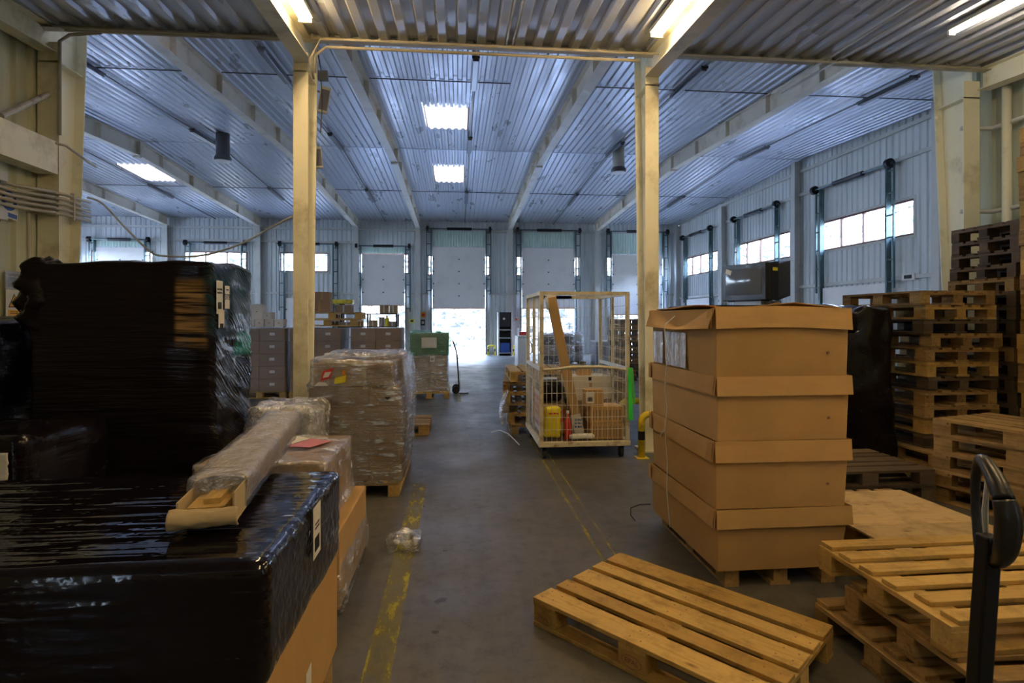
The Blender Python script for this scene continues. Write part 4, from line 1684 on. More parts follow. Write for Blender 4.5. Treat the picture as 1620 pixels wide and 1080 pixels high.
sheet(t, 'paper_note', M['paper'], (0.0, -0.645, 1.12), 0.30, 0.21, (R(90), 0, 0))
sheet(t, 'label', M['paper'], (0.06, -0.625, 0.80), 0.09, 0.12, (R(90), 0, 0))
barcode(t, (0.06, -0.6265, 0.79), 0.06, 0.05, (R(90), 0, 0), 9)

# small white boxes on the first brown load
k = 0
wb = [(-0.36, 0.0, 0.15, 'first of the lower row'), (-0.18, 0.0, 0.15, 'second of the lower row'), (0.0, 0.0, 0.15, 'third of the lower row'), (0.18, 0.0, 0.15, 'fourth of the lower row'),
      (0.36, 0.0, 0.15, 'fifth of the lower row'), (-0.36, 0.152, 0.26, 'at the window side of the upper row'), (-0.05, 0.152, 0.30, 'the tall one in the upper row'), (0.14, 0.152, 0.14, 'the smallest of the upper row')]
for x, z, h, lab in wb:
    t = thing('white_box', 'small white carton on the first brown load, ' + lab, 'box', (-3.97 + x * 1.05, 11.95, 1.44 + z), 0, 'small white cartons on the first brown load')
    w = 0.17 if h < 0.2 else 0.22
    if 'tall' in lab:
        w = 0.22
    f = B()
    f.box(-w / 2, w / 2, -0.12, 0.12, 0.0, h - 0.002)
    f.build('carton', M['card_white'], t, bevel=0.003)
    sheet(t, 'print', M['red'] if 'window' in lab else M['card_tan'], (0, -0.1205, h * 0.5), 0.035, 0.02, (R(90), 0, 0))
for k in range(2):
    pallet_copy((-2.66 + 0.06 * k, 12.3 + 0.02 * k, 1.445 + k * 0.146), R(4 * k), 'wooden pallet %s on the second brown load' % ('lower' if k == 0 else 'upper'), 'wood', 70 + k, 'pallets on the second brown load')
for x, z, w, h, lab in ((-2.85, 1.74, 0.42, 0.24, 'wide brown carton on the upper pallet of the second brown load'), (-2.80, 1.982, 0.30, 0.17, 'small brown carton on the wide carton above the second brown load')):
    f = B()
    f.box(-w / 2, w / 2, -0.15, 0.15, 0, h)
    t = thing('brown_box', lab, 'box', (x, 12.2, z + 0.0015))
    f.build('carton', M['card_brown'], t, bevel=0.004)
    sheet(t, 'tape_strip', M['card_tan'], (0, -0.1505, h * 0.5), 0.05, h * 0.9, (R(90), 0, 0))

# hand truck beside the green topped load
t = thing('hand_truck', 'black hand truck with one wheel pair beside the green topped load', 'hand truck', (0.02, 12.4, 0), R(90))
f = B()
for x in (-0.16, 0.16):
    f.tube([(x, 0, 0.10), (x, 0.05, 0.85), (x * 0.9, 0.12, 1.08), (0, 0.14, 1.12)], 0.014, 8)
for z in (0.25, 0.5, 0.75):
    f.tube([(-0.16, 0.02, z), (0.16, 0.02, z)], 0.01, 6)
f.build('frame', M['blackmetal'], t)
for x in (-0.2, 0.2):
    f = B()
    f.cyl((x - 0.025, 0.07, 0.08), 0.08, 0.05, 20, 'X')
    f.build('wheel', M['rubber'], t)
f = B()
f.box(-0.2, 0.2, -0.2, 0.0, 0.01, 0.022)
f.build('toe_plate', M['blackmetal'], t)

# ------------------------------------------------------------------ tall cardboard trays on a pallet
KX0, KX1, KY0, KY1 = 1.517, 2.345, 3.23, 4.33
pallet(((KX0 + KX1) / 2, (KY0 + KY1) / 2, 0), R(90), 'wooden pallet under the tall cardboard trays', M['wood_mid'], 81, fine=False).scale = (0.87, 0.87, 1)
TR = [(0.147, 0.468, 0.365, 'bottom cardboard tray of the four tied with white string'), (0.472, 0.870, 0.752, 'third cardboard tray down of the four tied with white string'),
      (0.874, 1.252, 1.145, 'second cardboard tray down of the four tied with white string'), (1.256, 1.660, 1.54, 'topmost cardboard tray with clear pockets and its rim folded open')]
for k, (z0, z1, zl, lab) in enumerate(TR):
    t = thing('cardboard_tray', lab, 'cardboard box', ((KX0 + KX1) / 2, (KY0 + KY1) / 2, z0), R((0.4, -0.3, 0.5, -0.2)[k]), 'big cardboard trays tied together')
    hw, hd, h = (KX1 - KX0) / 2, (KY1 - KY0) / 2, z1 - z0
    zlip = zl - z0
    rb = random.Random(k + 5)
    f = B()
    sh = (0.05, 0.015, 0.005, 0.0)[k]
    # body walls, slightly flared and bowed
    for side in range(4):
        def W(u, v, side=side):
            z = (h * v * 0.995) if k else (-0.04 + (h + 0.04) * v * 0.995)
            fl = 0.985 + 0.015 * v
            bow = 0.008 * math.sin(u * math.pi) * math.sin(v * math.pi) + 0.003 * noise.noise(Vector((u * 5, v * 4, side + k * 3)))
            a = -1 + 2 * u
            if side == 0:
                x = hw * fl * a
                return Vector((x - (sh * (1 - v) if x > 0 else 0), -hd * fl - bow, z))
            if side == 1:
                return Vector((hw * fl + bow - sh * (1 - v), hd * fl * a, z))
            if side == 2:
                return Vector((-hw * fl * a - (sh * (1 - v) if -a > 0 else 0), hd * fl + bow, z))
            return Vector((-hw * fl - bow, -hd * fl * a, z))
        f.grid(W, 14, 8)
    f.build('tray_wall', M['card'], t, solid=0.006)
    f = B()
    f.box(-hw * 0.98, hw * 0.98 - sh, -hd * 0.98, hd * 0.98, 0.001, 0.007)
    f.build('tray_base', M['card'], t)
    # folded rim band, one piece per side
    for side in range(4):
        top = h + 0.006
        L = hw if side in (0, 2) else hd

        def rim(u, v, side=side, top=top):
            a = -1 + 2 * u
            z = zlip + (top - zlip) * v
            out = 0.014 + 0.010 * (1 - v) + 0.004 * noise.noise(Vector((u * 6, v * 2, side + k * 7)))
            if k == 3 and side == 3:                       # the top rim dips in the middle and hangs open
                d = max(0, 1 - abs(a - 0.02) / 0.95)
                z -= 0.10 * d * v + 0.015 * d
                out += 0.030 * (1 - v) - 0.03 * d * v
            if k == 3 and side == 0:
                z += 0.012 * math.sin(u * 3.2) - 0.006 * u
                out += 0.02 * max(0, 0.2 - u)
            if side == 0:
                return Vector(((hw + 0.012) * a, -hd - out, z))
            if side == 1:
                return Vector((hw + out, (hd + 0.008) * a, z))
            if side == 2:
                return Vector((-(hw + 0.012) * a, hd + out, z))
            return Vector((-hw - out, -(hd + 0.008) * a, z))
        f = B()
        f.grid(rim, 22, 5)
        f.build('folded_rim', M['card'], t, solid=0.005)
    # corner tucks at both ends of the aisle side
    for yy, s in ((-hd - 0.012, 1), (hd + 0.004, -1)):
        f = B()
        z = zlip
        f.prism([(-hw - 0.026, yy, h + 0.004), (-hw - 0.030, yy + 0.05 * s, h - 0.01), (-hw - 0.034, yy + 0.075 * s, z + 0.012), (-hw - 0.030, yy + 0.01 * s, z + 0.004)], (-0.004, 0, 0))
        f.build('corner_tuck', M['card'], t)
    if k == 3:
        f = B()      # inner flaps standing slightly proud of the rim
        f.grid(lambda u, v: Vector((-hw + 0.02 + 2 * (hw - 0.02) * u, hd - 0.02 - 0.35 * v, h + 0.012 + 0.02 * math.sin(u * 7) * v + 0.03 * v * u)), 10, 4)
        f.build('top_flap', M['card_in'], t, solid=0.005)
        f = B()
        f.grid(lambda u, v: Vector((-hw + 0.02 + 0.36 * v, -hd + 0.04 + (2 * hd - 0.08) * u, h + 0.010 - 0.08 * (1 - abs(2 * u - 1)) * (1 - v))), 14, 5)
        f.build('top_flap', M['card_in'], t, solid=0.005)
        f = B()
        f.grid(lambda u, v: Vector((hw - 0.02 - 0.30 * v, -hd + 0.04 + (2 * hd - 0.08) * u, h + 0.008 + 0.03 * v * (1 - u))), 10, 3)
        f.build('top_flap', M['card_in'], t, solid=0.005)
        for ya, yb in ((0.29, 0.48), (-0.14, 0.06), (0.065, 0.235)):
            f = B()
            f.grid(lambda u, v: Vector((-hw - 0.016 - 0.004 * math.sin(u * 9), ya + (yb - ya) * u, 0.015 + 0.235 * v)), 10, 4)
            f.build('document_pocket', film_clear('pocket_film', milk_sheen=0.8, gloss=0.6, milk_sheen_c=(0.9, 0.92, 0.95), streak=(3, 30, 3), rough=0.15), t, solid=0.001)  # pocket whiteness includes a painted reflection
        f = B()
        f.box(-hw - 0.012, -hw - 0.010, -0.12, 0.04, 0.03, 0.22)
        f.build('paper_note', M['paper'], t)
    for (sx, sy, sz) in ((0.28, -hd - 0.012, h * 0.35),):
        f = B()
        f.cyl((sx, sy, sz), 0.008, 0.006, 10, 'Y')
        f.build('stain_mark', M['frame_brown'], t)

t = thing('white_string', 'thin white string tied down the aisle side of the cardboard trays', 'string', (KX0 - 0.074, 3.86, 0))
f = B()
xs = lambda z: 0.0
f.tube([(0.10, 0.0, 1.645), (0.0, -0.01, 1.565), (-0.008, 0.0, 1.54), (0.01, 0.0, 1.30), (0.0, 0.0, 1.20), (-0.004, 0.0, 1.10), (0.012, 0, 0.98), (-0.002, 0.0, 0.82), (0.0, 0, 0.75), (0.014, 0, 0.6), (0.002, -0.02, 0.40), (0.02, -0.03, 0.155)], 0.0035, 6)
f.build('string_run', M['white'], t)
f = B()
f.tube([(-0.002, 0, 0.82), (-0.02, 0.02, 0.80), (-0.02, 0.045, 0.765), (-0.012, 0.07, 0.76)], 0.0035, 6)
f.build('loose_end', M['white'], t)
t = thing('black_strap', 'short black strap end curling out from under the cardboard trays', 'strap', (1.44, 4.42, 0.0))
f = B()
f.tube([(0.08, -0.03, 0.13), (0.0, 0.0, 0.12), (-0.07, 0.01, 0.09), (-0.08, -0.02, 0.045), (-0.05, -0.05, 0.006)], 0.005, 6)
f.build('strap_band', M['black'], t)

# ------------------------------------------------------------------ roll cage
Cg = thing('roll_cage', 'tall cream steel roll cage full of cartons, on black castors', 'roll cage', (1.44, 7.02, 0))
x0, x1, y0, y1 = -0.5, 0.5, -0.62, 0.64
zb, zt, zm = 0.20, 1.91, 1.03
for x, y in ((x0, y0), (x1, y0), (x0, y1), (x1, y1)):
    f = B()
    f.box(x - 0.022, x + 0.022, y - 0.022, y + 0.022, zb, zt)
    f.build('post', M['cage'], Cg, bevel=0.003)
f = B()
f.box(x0 + 0.022, x1 - 0.022, y0 - 0.02, y0 + 0.02, zt - 0.04, zt)
f.build('top_rail', M['cage'], Cg)
f = B()
f.box(x0 + 0.022, x1 - 0.4, y1 - 0.02, y1 + 0.02, zt - 0.04, zt)
f.box(x0 + 0.022, x1 - 0.022, y1 - 0.02, y1 + 0.02, zt - 0.04, zt)
f.build('top_rail', M['cage'], Cg)
for x in (x0, x1):
    f = B()
    f.box(x - 0.02, x + 0.02, y0 + 0.022, y1 - 0.022, zt - 0.04, zt)
    f.build('top_rail', M['cage'], Cg)
    f = B()
    f.box(x - 0.018, x + 0.018, y0 + 0.022, y1 - 0.022, zm - 0.03, zm + 0.01)
    f.build('side_rail', M['steel_grey'], Cg)
    f = B()
    f.box(x - 0.015, x + 0.015, 0.0, 0.03, zb + 0.04, zt - 0.04)
    f.build('mid_post', M['cage'], Cg)
f = B()
f.tube([(x0 + 0.02, y0 - 0.01, zm - 0.01), (x0 + 0.18, y0 - 0.03, zm), (x0 + 0.34, y0 - 0.03, zm + 0.022), (x1 - 0.35, y0 - 0.03, zm + 0.022), (x1 - 0.16, y0 - 0.03, zm + 0.008), (x1 - 0.02, y0 - 0.01, zm - 0.02)], 0.017, 10)
f.build('gate_bar', M['cage'], Cg)
for nm, bx in (('base_frame', [(x0 - 0.03, x1 + 0.03, y0 - 0.03, y0 + 0.02), (x0 - 0.03, x1 + 0.03, y1 - 0.02, y1 + 0.03)]), ('base_frame', [(x0 - 0.03, x0 + 0.02, y0 + 0.021, y1 - 0.021)]), ('base_frame', [(x1 - 0.02, x1 + 0.03, y0 + 0.021, y1 - 0.021)])):
    for q in bx:
        f = B()
        f.box(*q, 0.145, 0.20)
        f.build(nm, paint('worn_cream_rust', (0.66, 0.60, 0.42), 0.6, 0, 0.1, 9, hue=(0.28, 0.12, 0.04)), Cg, bevel=0.003)
f = B()
f.box(x0 + 0.022, x1 - 0.022, y0 + 0.022, y1 - 0.022, 0.17, 0.196)
f.build('base_board', M['wood_old'], Cg)


def wires(name, P, u0, u1, v0, v1, du, dv, parent, m, r_=0.0028):
    f = B()
    n = max(1, round((u1 - u0) / du))
    for i in range(1, n):
        u = u0 + (u1 - u0) * i / n
        f.tube([P(u, v0), P(u, v1)], r_, 4, cap=False)
    n = max(1, round((v1 - v0) / dv))
    for i in range(1, n + 1):
        v = v0 + (v1 - v0) * i / (n + 0.0)
        f.tube([P(u0, v), P(u1, v)], r_, 4, cap=False)
    f.build(name, m, parent)


wm = M['steel_grey']
wires('wire_mesh', lambda u, v: Vector((x0, u, v)), y0, y1, zb, zt - 0.03, 0.07, 0.13, Cg, wm)
wires('wire_mesh', lambda u, v: Vector((x1, u, v)), y0, y1, zb, zt - 0.03, 0.07, 0.13, Cg, wm)
wires('wire_mesh', lambda u, v: Vector((u, y1, v)), x0, x1, zb, zt - 0.03, 0.07, 0.13, Cg, wm)
wires('wire_mesh', lambda u, v: Vector((u, y0 - 0.012, v)), x0, x1, zb, zm, 0.06, 0.13, Cg, wm)
for x, y in ((x0 + 0.04, y0 + 0.04), (x1 - 0.06, y0 + 0.04), (x0 + 0.04, y1 - 0.06), (x1 - 0.06, y1 - 0.06)):
    f = B()
    f.cyl((x - 0.018, y + 0.02, 0.062), 0.061, 0.036, 20, 'X')
    c_ = f.build('castor', M['rubber'], Cg)
    f = B()
    for dx in (-0.026, 0.022):
        f.box(x + dx, x + dx + 0.004, y - 0.02, y + 0.045, 0.05, 0.14)
    f.box(x - 0.035, x + 0.035, y - 0.04, y + 0.05, 0.135, 0.144)
    f.build('castor_fork', M['blackmetal'], c_)
f = B()
f.box(x0 + 0.008, x0 + 0.012, y0 + 0.05, y1 - 0.35, 0.28, 0.74)
sg = f.build('sign_board', M['paper'], Cg)
marks('red_print_pattern', sg, (x0 + 0.0072, -0.14, 0.51), 0.66, 0.40, (R(90), 0, R(-90)), M['red'], 4, 3)
marks('orange_print_row', sg, (x0 + 0.0066, -0.14, 0.53), 0.60, 0.36, (R(90), 0, R(-90)), M["orangep"], 1, 8)

ct = (1.44, 7.02)


def item(name, label, cat, lx, ly, lz, rz=0.0):
    return thing(name, label, cat, (ct[0] + lx, ct[1] + ly, lz), rz)


t = thing('cardboard_post', 'tall thin cardboard post leaning inside the roll cage', 'packaging', (1.42, 6.72, 0.20))
f = B()
f.bar((0.0, -0.07, 0.07), (-0.30, 0.10, 1.66), 0.11, 0.10, up=(0, 1, 0))
f.build('cardboard_wrap', M['card_tan'], t, bevel=0.01)
f = B()
f.bar((-0.285, 0.095, 1.52), (-0.31, 0.11, 1.68), 0.125, 0.115, up=(0, 1, 0))
f.build('tape_band', M['card_white'], t, bevel=0.01)
f = B()
f.bar((0.01, -0.075, 0.03), (-0.04, -0.045, 0.27), 0.118, 0.108, up=(0, 1, 0))
f.build('printed_end', M['card_white'], t, bevel=0.01)
marks('blue_print', t, (-0.01, -0.128, 0.17), 0.09, 0.12, (R(90), 0, 0), M['blue'], 3, 9)

for i in range(4):
    t = item('flat_carton', 'flat white carton, %s in the fanned pile inside the roll cage' % ['lowest', 'second', 'third', 'topmost'][i], 'carton', 0.17, 0.04 + 0.012 * i, 0.602 + i * 0.072, R(14 - 3 * i))
    t['group'] = 'flat white cartons in the roll cage'
    f = B()
    f.box(-0.27, 0.27, -0.17, 0.17, 0, 0.07)
    f.build('carton', M['card_white'], t, bevel=0.004)
    f = B()
    f.box(-0.02, 0.02, -0.1712, -0.17, 0.01, 0.06)
    f.build('print', M['ink'] if i % 2 else M['card_tan'], t)
t = item('brown_box', 'little open brown box on top of the flat white cartons', 'box', 0.13, 0.02, 0.893, 0.2)
f = B()
f.box(-0.08, 0.08, -0.05, 0.05, 0, 0.09)
f.build('carton', M['card'], t)
f = B()
f.box(-0.075, 0.075, -0.045, 0.045, 0.0905, 0.094)
f.build('paper_top', M['paper'], t)
k = 0
for lx, lz, lab in ((0.20, 0.198, 'lower carton at the gate side of the roll cage, beside the tall post'), (0.20, 0.390, 'upper carton at the gate side of the roll cage, under the flat white cartons')):
    t = item('brown_box', lab, 'box', lx + 0.08, -0.38, lz)
    t['group'] = 'printed brown cartons in the roll cage'
    f = B()
    f.box(-0.19, 0.19, -0.15, 0.15, 0, 0.188)
    f.build('carton', M['card'], t, bevel=0.003)
    f = B()
    for q in range(9):
        f.box(-0.17 + q * 0.04, -0.15 + q * 0.04, -0.1515, -0.15, 0.03, 0.15)
    f.build('stripe_print', M['card_brown'], t)
t = item('brown_box', 'brown carton with white address label under the flat white cartons', 'box', 0.08, -0.02, 0.198)
f = B()
f.box(-0.17, 0.28, -0.16, 0.18, 0, 0.40)
f.build('carton', M['card_brown'], t, bevel=0.004)
t = item('brown_box', 'small labelled carton perched on the printed brown cartons', 'box', 0.13, -0.35, 0.582)
t.location.z = 0.580
f = B()
f.box(-0.10, 0.12, -0.16, -0.02, 0, 0.19)
f.build('carton', M['card'], t, bevel=0.003)
sheet(t, 'label', M['paper'], (-0.04, -0.1612, 0.10), 0.10, 0.13, (R(90), 0, 0))
barcode(t, (-0.04, -0.163, 0.08), 0.07, 0.05, (R(90), 0, 0), 12)
t = item('yellow_bag', 'bright yellow bag standing in the corner of the roll cage', 'bag', -0.34, -0.44, 0.214)
f = B()
rounded(f, (-0.10, 0.09, -0.06, 0.06, 0.0, 0.36), 0.03, 0.03, lambda p, n: 0.014 * noise.noise(p * 12))
f.build('bag_body', M['yellowp'], t, smooth=True)
marks('red_print', t, (0.0, -0.076, 0.29), 0.12, 0.03, (R(90), 0, 0), M['red'], 1, 10)
t = item('red_bottle', 'red and white bottle beside the yellow bag in the roll cage', 'bottle', -0.17, -0.48, 0.198)
f = B()
f.tube([(0, 0, 0), (0, 0, 0.20), (0, 0, 0.25), (0, 0, 0.30)], [0.038, 0.038, 0.018, 0.015], 14)
f.build('bottle_body', M['red'], t)
f = B()
f.cyl((0, 0, 0.30), 0.018, 0.03, 12)
f.build('cap', M['white'], t)
t = item('paper_roll', 'small white film roll on the floor of the roll cage', 'roll', -0.02, -0.54, 0.236)
f = B()
f.tube([(-0.14, 0, 0), (-0.10, 0, 0), (0.0, 0.005, 0.004), (0.12, 0, 0), (0.15, 0, 0)], [0.02, 0.037, 0.033, 0.036, 0.02], 12)
f.build('roll_body', M['paper'], t, smooth=True)
t = item('cardboard_crate', 'red printed carton behind the yellow bag in the roll cage', 'carton', -0.285, 0.03, 0.198)
f = B()
f.box(-0.155, 0.155, -0.18, 0.2, 0, 0.36)
f.build('carton', M['card_tan'], t, bevel=0.003)
marks('red_print', t, (0, -0.182, 0.22), 0.28, 0.20, (R(90), 0, 0), M['red'], 2, 11)
t = item('black_bag', 'shiny black refuse bag on the red printed carton in the roll cage', 'bag', -0.295, 0.10, 0.575)
f = B()
rounded(f, (-0.15, 0.15, -0.2, 0.2, 0.0, 0.26), 0.03, 0.08, lambda p, n: 0.016 * noise.noise(p * 11))
f.build('bag_body', fmL, t, smooth=True)
sheet(t, 'paper_note', M['paper'], (-0.02, -0.1, 0.285), 0.2, 0.1, (0.1, 0, 0))
t = thing('green_strap', 'bright green strap hanging from the corner post of the roll cage', 'strap', (1.935, 6.365, 0.44))
f = B()
f.grid(lambda u, v: Vector((0.012 + 0.045 * (u - 0.5) * (0.6 + 0.7 * (1 - v)) + 0.02 * (1 - v), -0.012 - 0.004 * math.sin(v * 9), 0.6 * v)), 2, 12)
f.build('strap_band', flat('bright_green_strap', (0.05, 0.75, 0.08), 0.4), t, solid=0.003)
f = B()
f.grid(lambda u, v: Vector((0.045 + 0.03 * (u - 0.5) + 0.03 * (1 - v), 0.0, 0.18 + 0.42 * v)), 2, 8)
f.build('strap_tail', flat('bright_green_tail', (0.10, 0.55, 0.08), 0.4), t, solid=0.003)
t = thing('plastic_sheet', 'torn clear plastic hanging off the crooked pile behind the roll cage', 'plastic sheet', (0.66, 7.72, 0.0))
f = B()
f.grid(lambda u, v: Vector((0.02 - 0.13 * u * math.sin(v * 3.0) + 0.02 * noise.noise(Vector((u * 4, v * 4, 2))), 0.05 * math.sin(u * 5 + v * 3), 0.03 + 0.62 * v - 0.02 * u)), 10, 12)
f.build('film', film_clear('hanging_film', milk_sheen=0.55, gloss=0.3, streak=(5, 5, 5)), t, smooth=True)
t = thing('strap', 'loose white packing strap curling on the floor beside the crooked pile', 'strap', (0.55, 7.15, 0.0))
f = B()
f.tube([(-0.12, 0.35, 0.10), (0.0, 0.33, 0.13), (0.10, 0.25, 0.10), (0.17, 0.08, 0.05), (0.22, 0.0, 0.006)], 0.006, 6)
f.build('strap_band', M['white'], t)

# ------------------------------------------------------------------ yellow guards
def guard(x, y, w, h, rz, lab, r_=0.04, scale=1):
    t = thing('yellow_guard', lab, 'guard rail', (x, y, 0), rz)
    f = B()
    c = 0.09
    pts = [(0, 0, 0.0), (0, 0, h - c)]
    for q in range(1, 6):
        a = q / 6 * math.pi / 2
        pts.append((c - c * math.cos(a), 0, h - c + c * math.sin(a)))
    pts.append((c, 0, h))
    pts.append((w - c, 0, h))
    for q in range(1, 6):
        a = q / 6 * math.pi / 2
        pts.append((w - c + c * math.sin(a), 0, h - c + c * math.cos(a)))
    pts += [(w, 0, h - c), (w, 0, 0)]
    f.tube(pts, r_, 14)
    f.build('hoop', M['yellow'], t, smooth=True)
    for xx in (0, w):
        f = B()
        f.cyl((xx, 0, h * 0.42), r_ * 1.02, 0.10, 14)
        f.build('black_band', M['black'], t)
        f = B()
        f.box(xx - 0.07, xx + 0.07, -0.07, 0.07, 0, 0.008)
        f.build('foot_plate', M['yellow'], t)
    return t


guard(2.10, 6.38, 0.50, 0.50, 0, 'yellow tube guard hoop in front of the middle column by the roll cage')
guard(2.16, 7.42, 0.55, 0.50, 0, 'yellow tube guard hoop at the rear of the column by the roll cage')
guard(-2.05, 6.38, 0.5, 0.5, 0, 'yellow tube guard hoop at the column behind the wrapped loads')
guard(1.30, 24.9, 0.30, 0.42, 0, 'yellow guard hoop beside the widest open dock door', 0.035)
guard(2.42, 24.9, 0.28, 0.42, 0, 'yellow guard hoop between charger cabinet and the dock door', 0.035)

# ------------------------------------------------------------------ pallet jack
J = thing('pallet_jack', 'black pallet jack with a looped handle standing upright', 'pallet jack', (1.47, 1.48, 0), 0)
f = B()
f.bar((0.0, 0.02, 0.30), (0.035, 0.005, 0.985), 0.05, 0.042, up=(0, 1, 0))
f.build('handle_shaft', M['blackmetal'], J, bevel=0.006)


def jp(px, py, zc):
    """Handle outline measured at distance zc in front of the lens axis."""
    xc = (px - 810) / 900 * zc
    z = H - (py - 504) / 900 * zc
    x = xc * math.cos(YAW) + zc * math.sin(YAW)
    y = zc * math.cos(YAW) - xc * math.sin(YAW)
    return Vector((x - 1.47, y - 1.48, z))


pts = [(1560, 905, 1.64), (1552, 870, 1.66), (1545, 825, 1.69), (1543, 780, 1.70), (1545, 745, 1.69), (1553, 727, 1.66), (1566, 742, 1.62), (1578, 765, 1.58), (1588, 790, 1.55)]
rs = [0.020, 0.016, 0.012, 0.012, 0.013, 0.017, 0.021, 0.024, 0.026]
grip = [(1588, 790, 1.55), (1594, 812, 1.54), (1595, 840, 1.54), (1591, 868, 1.55), (1582, 885, 1.58), (1568, 888, 1.62)]
grs = [0.026, 0.030, 0.031, 0.028, 0.022, 0.018]


def smooth_path(ps, rr, n=4):
    out, ro = [], []
    for i in range(len(ps) - 1):
        p0 = ps[max(i - 1, 0)]
        p1, p2 = ps[i], ps[i + 1]
        p3 = ps[min(i + 2, len(ps) - 1)]
        for q in range(n):
            s = q / n
            out.append(0.5 * ((2 * p1) + (p2 - p0) * s + (2 * p0 - 5 * p1 + 4 * p2 - p3) * s * s + (3 * p1 - p0 - 3 * p2 + p3) * s ** 3))
            ro.append(rr[i] + (rr[i + 1] - rr[i]) * s)
    out.append(ps[-1])
    ro.append(rr[-1])
    return out, ro


a_, r1 = smooth_path([jp(*p) for p in pts], rs)
f = B()
f.tube(a_, r1, 14)
f.build('handle_loop', M['black'], J, smooth=True)
a_, r1 = smooth_path([jp(*p) for p in grip], grs)
f = B()
f.tube(a_, r1, 16)
f.build('grip', flat('grip_rubber', (0.015, 0.015, 0.017), 0.28), J, smooth=True)
f = B()
f.tube([jp(1562, 760, 1.63), jp(1558, 810, 1.64), jp(1560, 850, 1.64)], [0.006, 0.008, 0.006], 8)
f.build('release_lever', M['white'], J)
f = B()
f.box(-0.09, 0.09, -0.10, 0.06, 0.10, 0.30)
f.box(-0.27, 0.27, -0.16, -0.10, 0.06, 0.20)
f.build('pump_body', M['blackmetal'], J, bevel=0.01)
for x in (-0.07, 0.04):
    f = B()
    f.cyl((x, 0.0, 0.09), 0.09, 0.04, 20, 'X')
    f.build('steer_wheel', M['rubber'], J)
for x in (-0.19, 0.19):
    f = B()
    f.box(x - 0.08, x + 0.08, -1.25, -0.15, 0.05, 0.10)
    fk = f.build('fork', M['blackmetal'], J, bevel=0.008)
    f = B()
    f.cyl((x - 0.035, -1.1, 0.038), 0.037, 0.07, 14, 'X')
    f.build('fork_roller', M['rubber'], fk)

# ------------------------------------------------------------------ black mesh box with the old set on it
W_ = thing('mesh_container', 'black steel mesh container behind the cardboard trays', 'container', (3.62, 7.0, 0))
for z0, z1 in ((0.0, 1.74),):
    for x in (-0.78, 0.78):
        for y in (-0.4, 0.4):
            f = B()
            f.box(x - 0.03, x + 0.03, y - 0.03, y + 0.03, 0.0, 1.76)
            f.build('post', M['blackmetal'], W_)
for z in (0.15, 0.9, 1.73):
    for y in (-0.4, 0.4):
        f = B()
        f.box(-0.75, 0.75, y - 0.02, y + 0.02, z - 0.035, z + 0.035)
        f.build('rail', M['blackmetal'], W_)
    for x in (-0.78, 0.78):
        f = B()
        f.box(x - 0.02, x + 0.02, -0.37, 0.37, z - 0.035, z + 0.035)
        f.build('rail', M['blackmetal'], W_)
wires('wire_mesh', lambda u, v: Vector((u, -0.4, v)), -0.75, 0.75, 0.15, 1.7, 0.06, 0.06, W_, M['blackmetal'])
wires('wire_mesh', lambda u, v: Vector((-0.78, u, v)), -0.37, 0.37, 0.15, 1.7, 0.06, 0.06, W_, M['blackmetal'])
f = B()
f.box(-0.5, 0.76, -0.38, 0.38, 1.74, 1.765)
f.build('lid_board', M['black'], W_)
t = thing('old_television', 'old black television with a grey screen on the black mesh container', 'television', (3.84, 6.95, 1.767), R(-68))
f = B()
f.box(-0.33, 0.33, -0.30, -0.22, 0.06, 0.52)
f.build('front_bezel', M['black'], t, bevel=0.008)
f = B()
f.grid(lambda u, v: Vector((-0.27 + 0.54 * u, -0.305 - 0.02 * math.sin(math.pi * u) * math.sin(math.pi * v), 0.13 + 0.33 * v)), 12, 10)
f.build('screen', flat('screen_grey', (0.10, 0.12, 0.15), 0.12), t, smooth=True)
f = B()
f.prism([(-0.32, -0.22, 0.05), (0.32, -0.22, 0.05), (0.32, -0.22, 0.52), (-0.32, -0.22, 0.52)], (0, 0.18, 0.02))
f.prism([(-0.30, -0.04, 0.06), (0.30, -0.04, 0.06), (0.26, 0.25, 0.12), (-0.26, 0.25, 0.12)], (0, 0, 0.45))
f.build('cabinet_shell', M['black'], t, bevel=0.01)
f = B()
f.box(-0.2, 0.2, -0.22, 0.15, 0.0, 0.06)
f.build('stand', M['white'], t)
sheet(t, 'sticker', M['yellowp'], (0.322, -0.12, 0.44), 0.09, 0.04, (R(90), 0, R(90)))
sheet(t, 'sticker', M['paper'], (-0.22, -0.312, 0.43), 0.09, 0.06, (R(90), R(20), 0))

# ------------------------------------------------------------------ left wall: conduits, boxes, signs
def conduit(name, pts, r_, label, m='conduit', group=None):
    f = B()
    a_, rr = [Vector(p) for p in pts], r_
    f.tube(a_, rr, 8)
    o = f.build(name, M[m], smooth=True)
    tag(o, label, 'pipe', group)
    return o


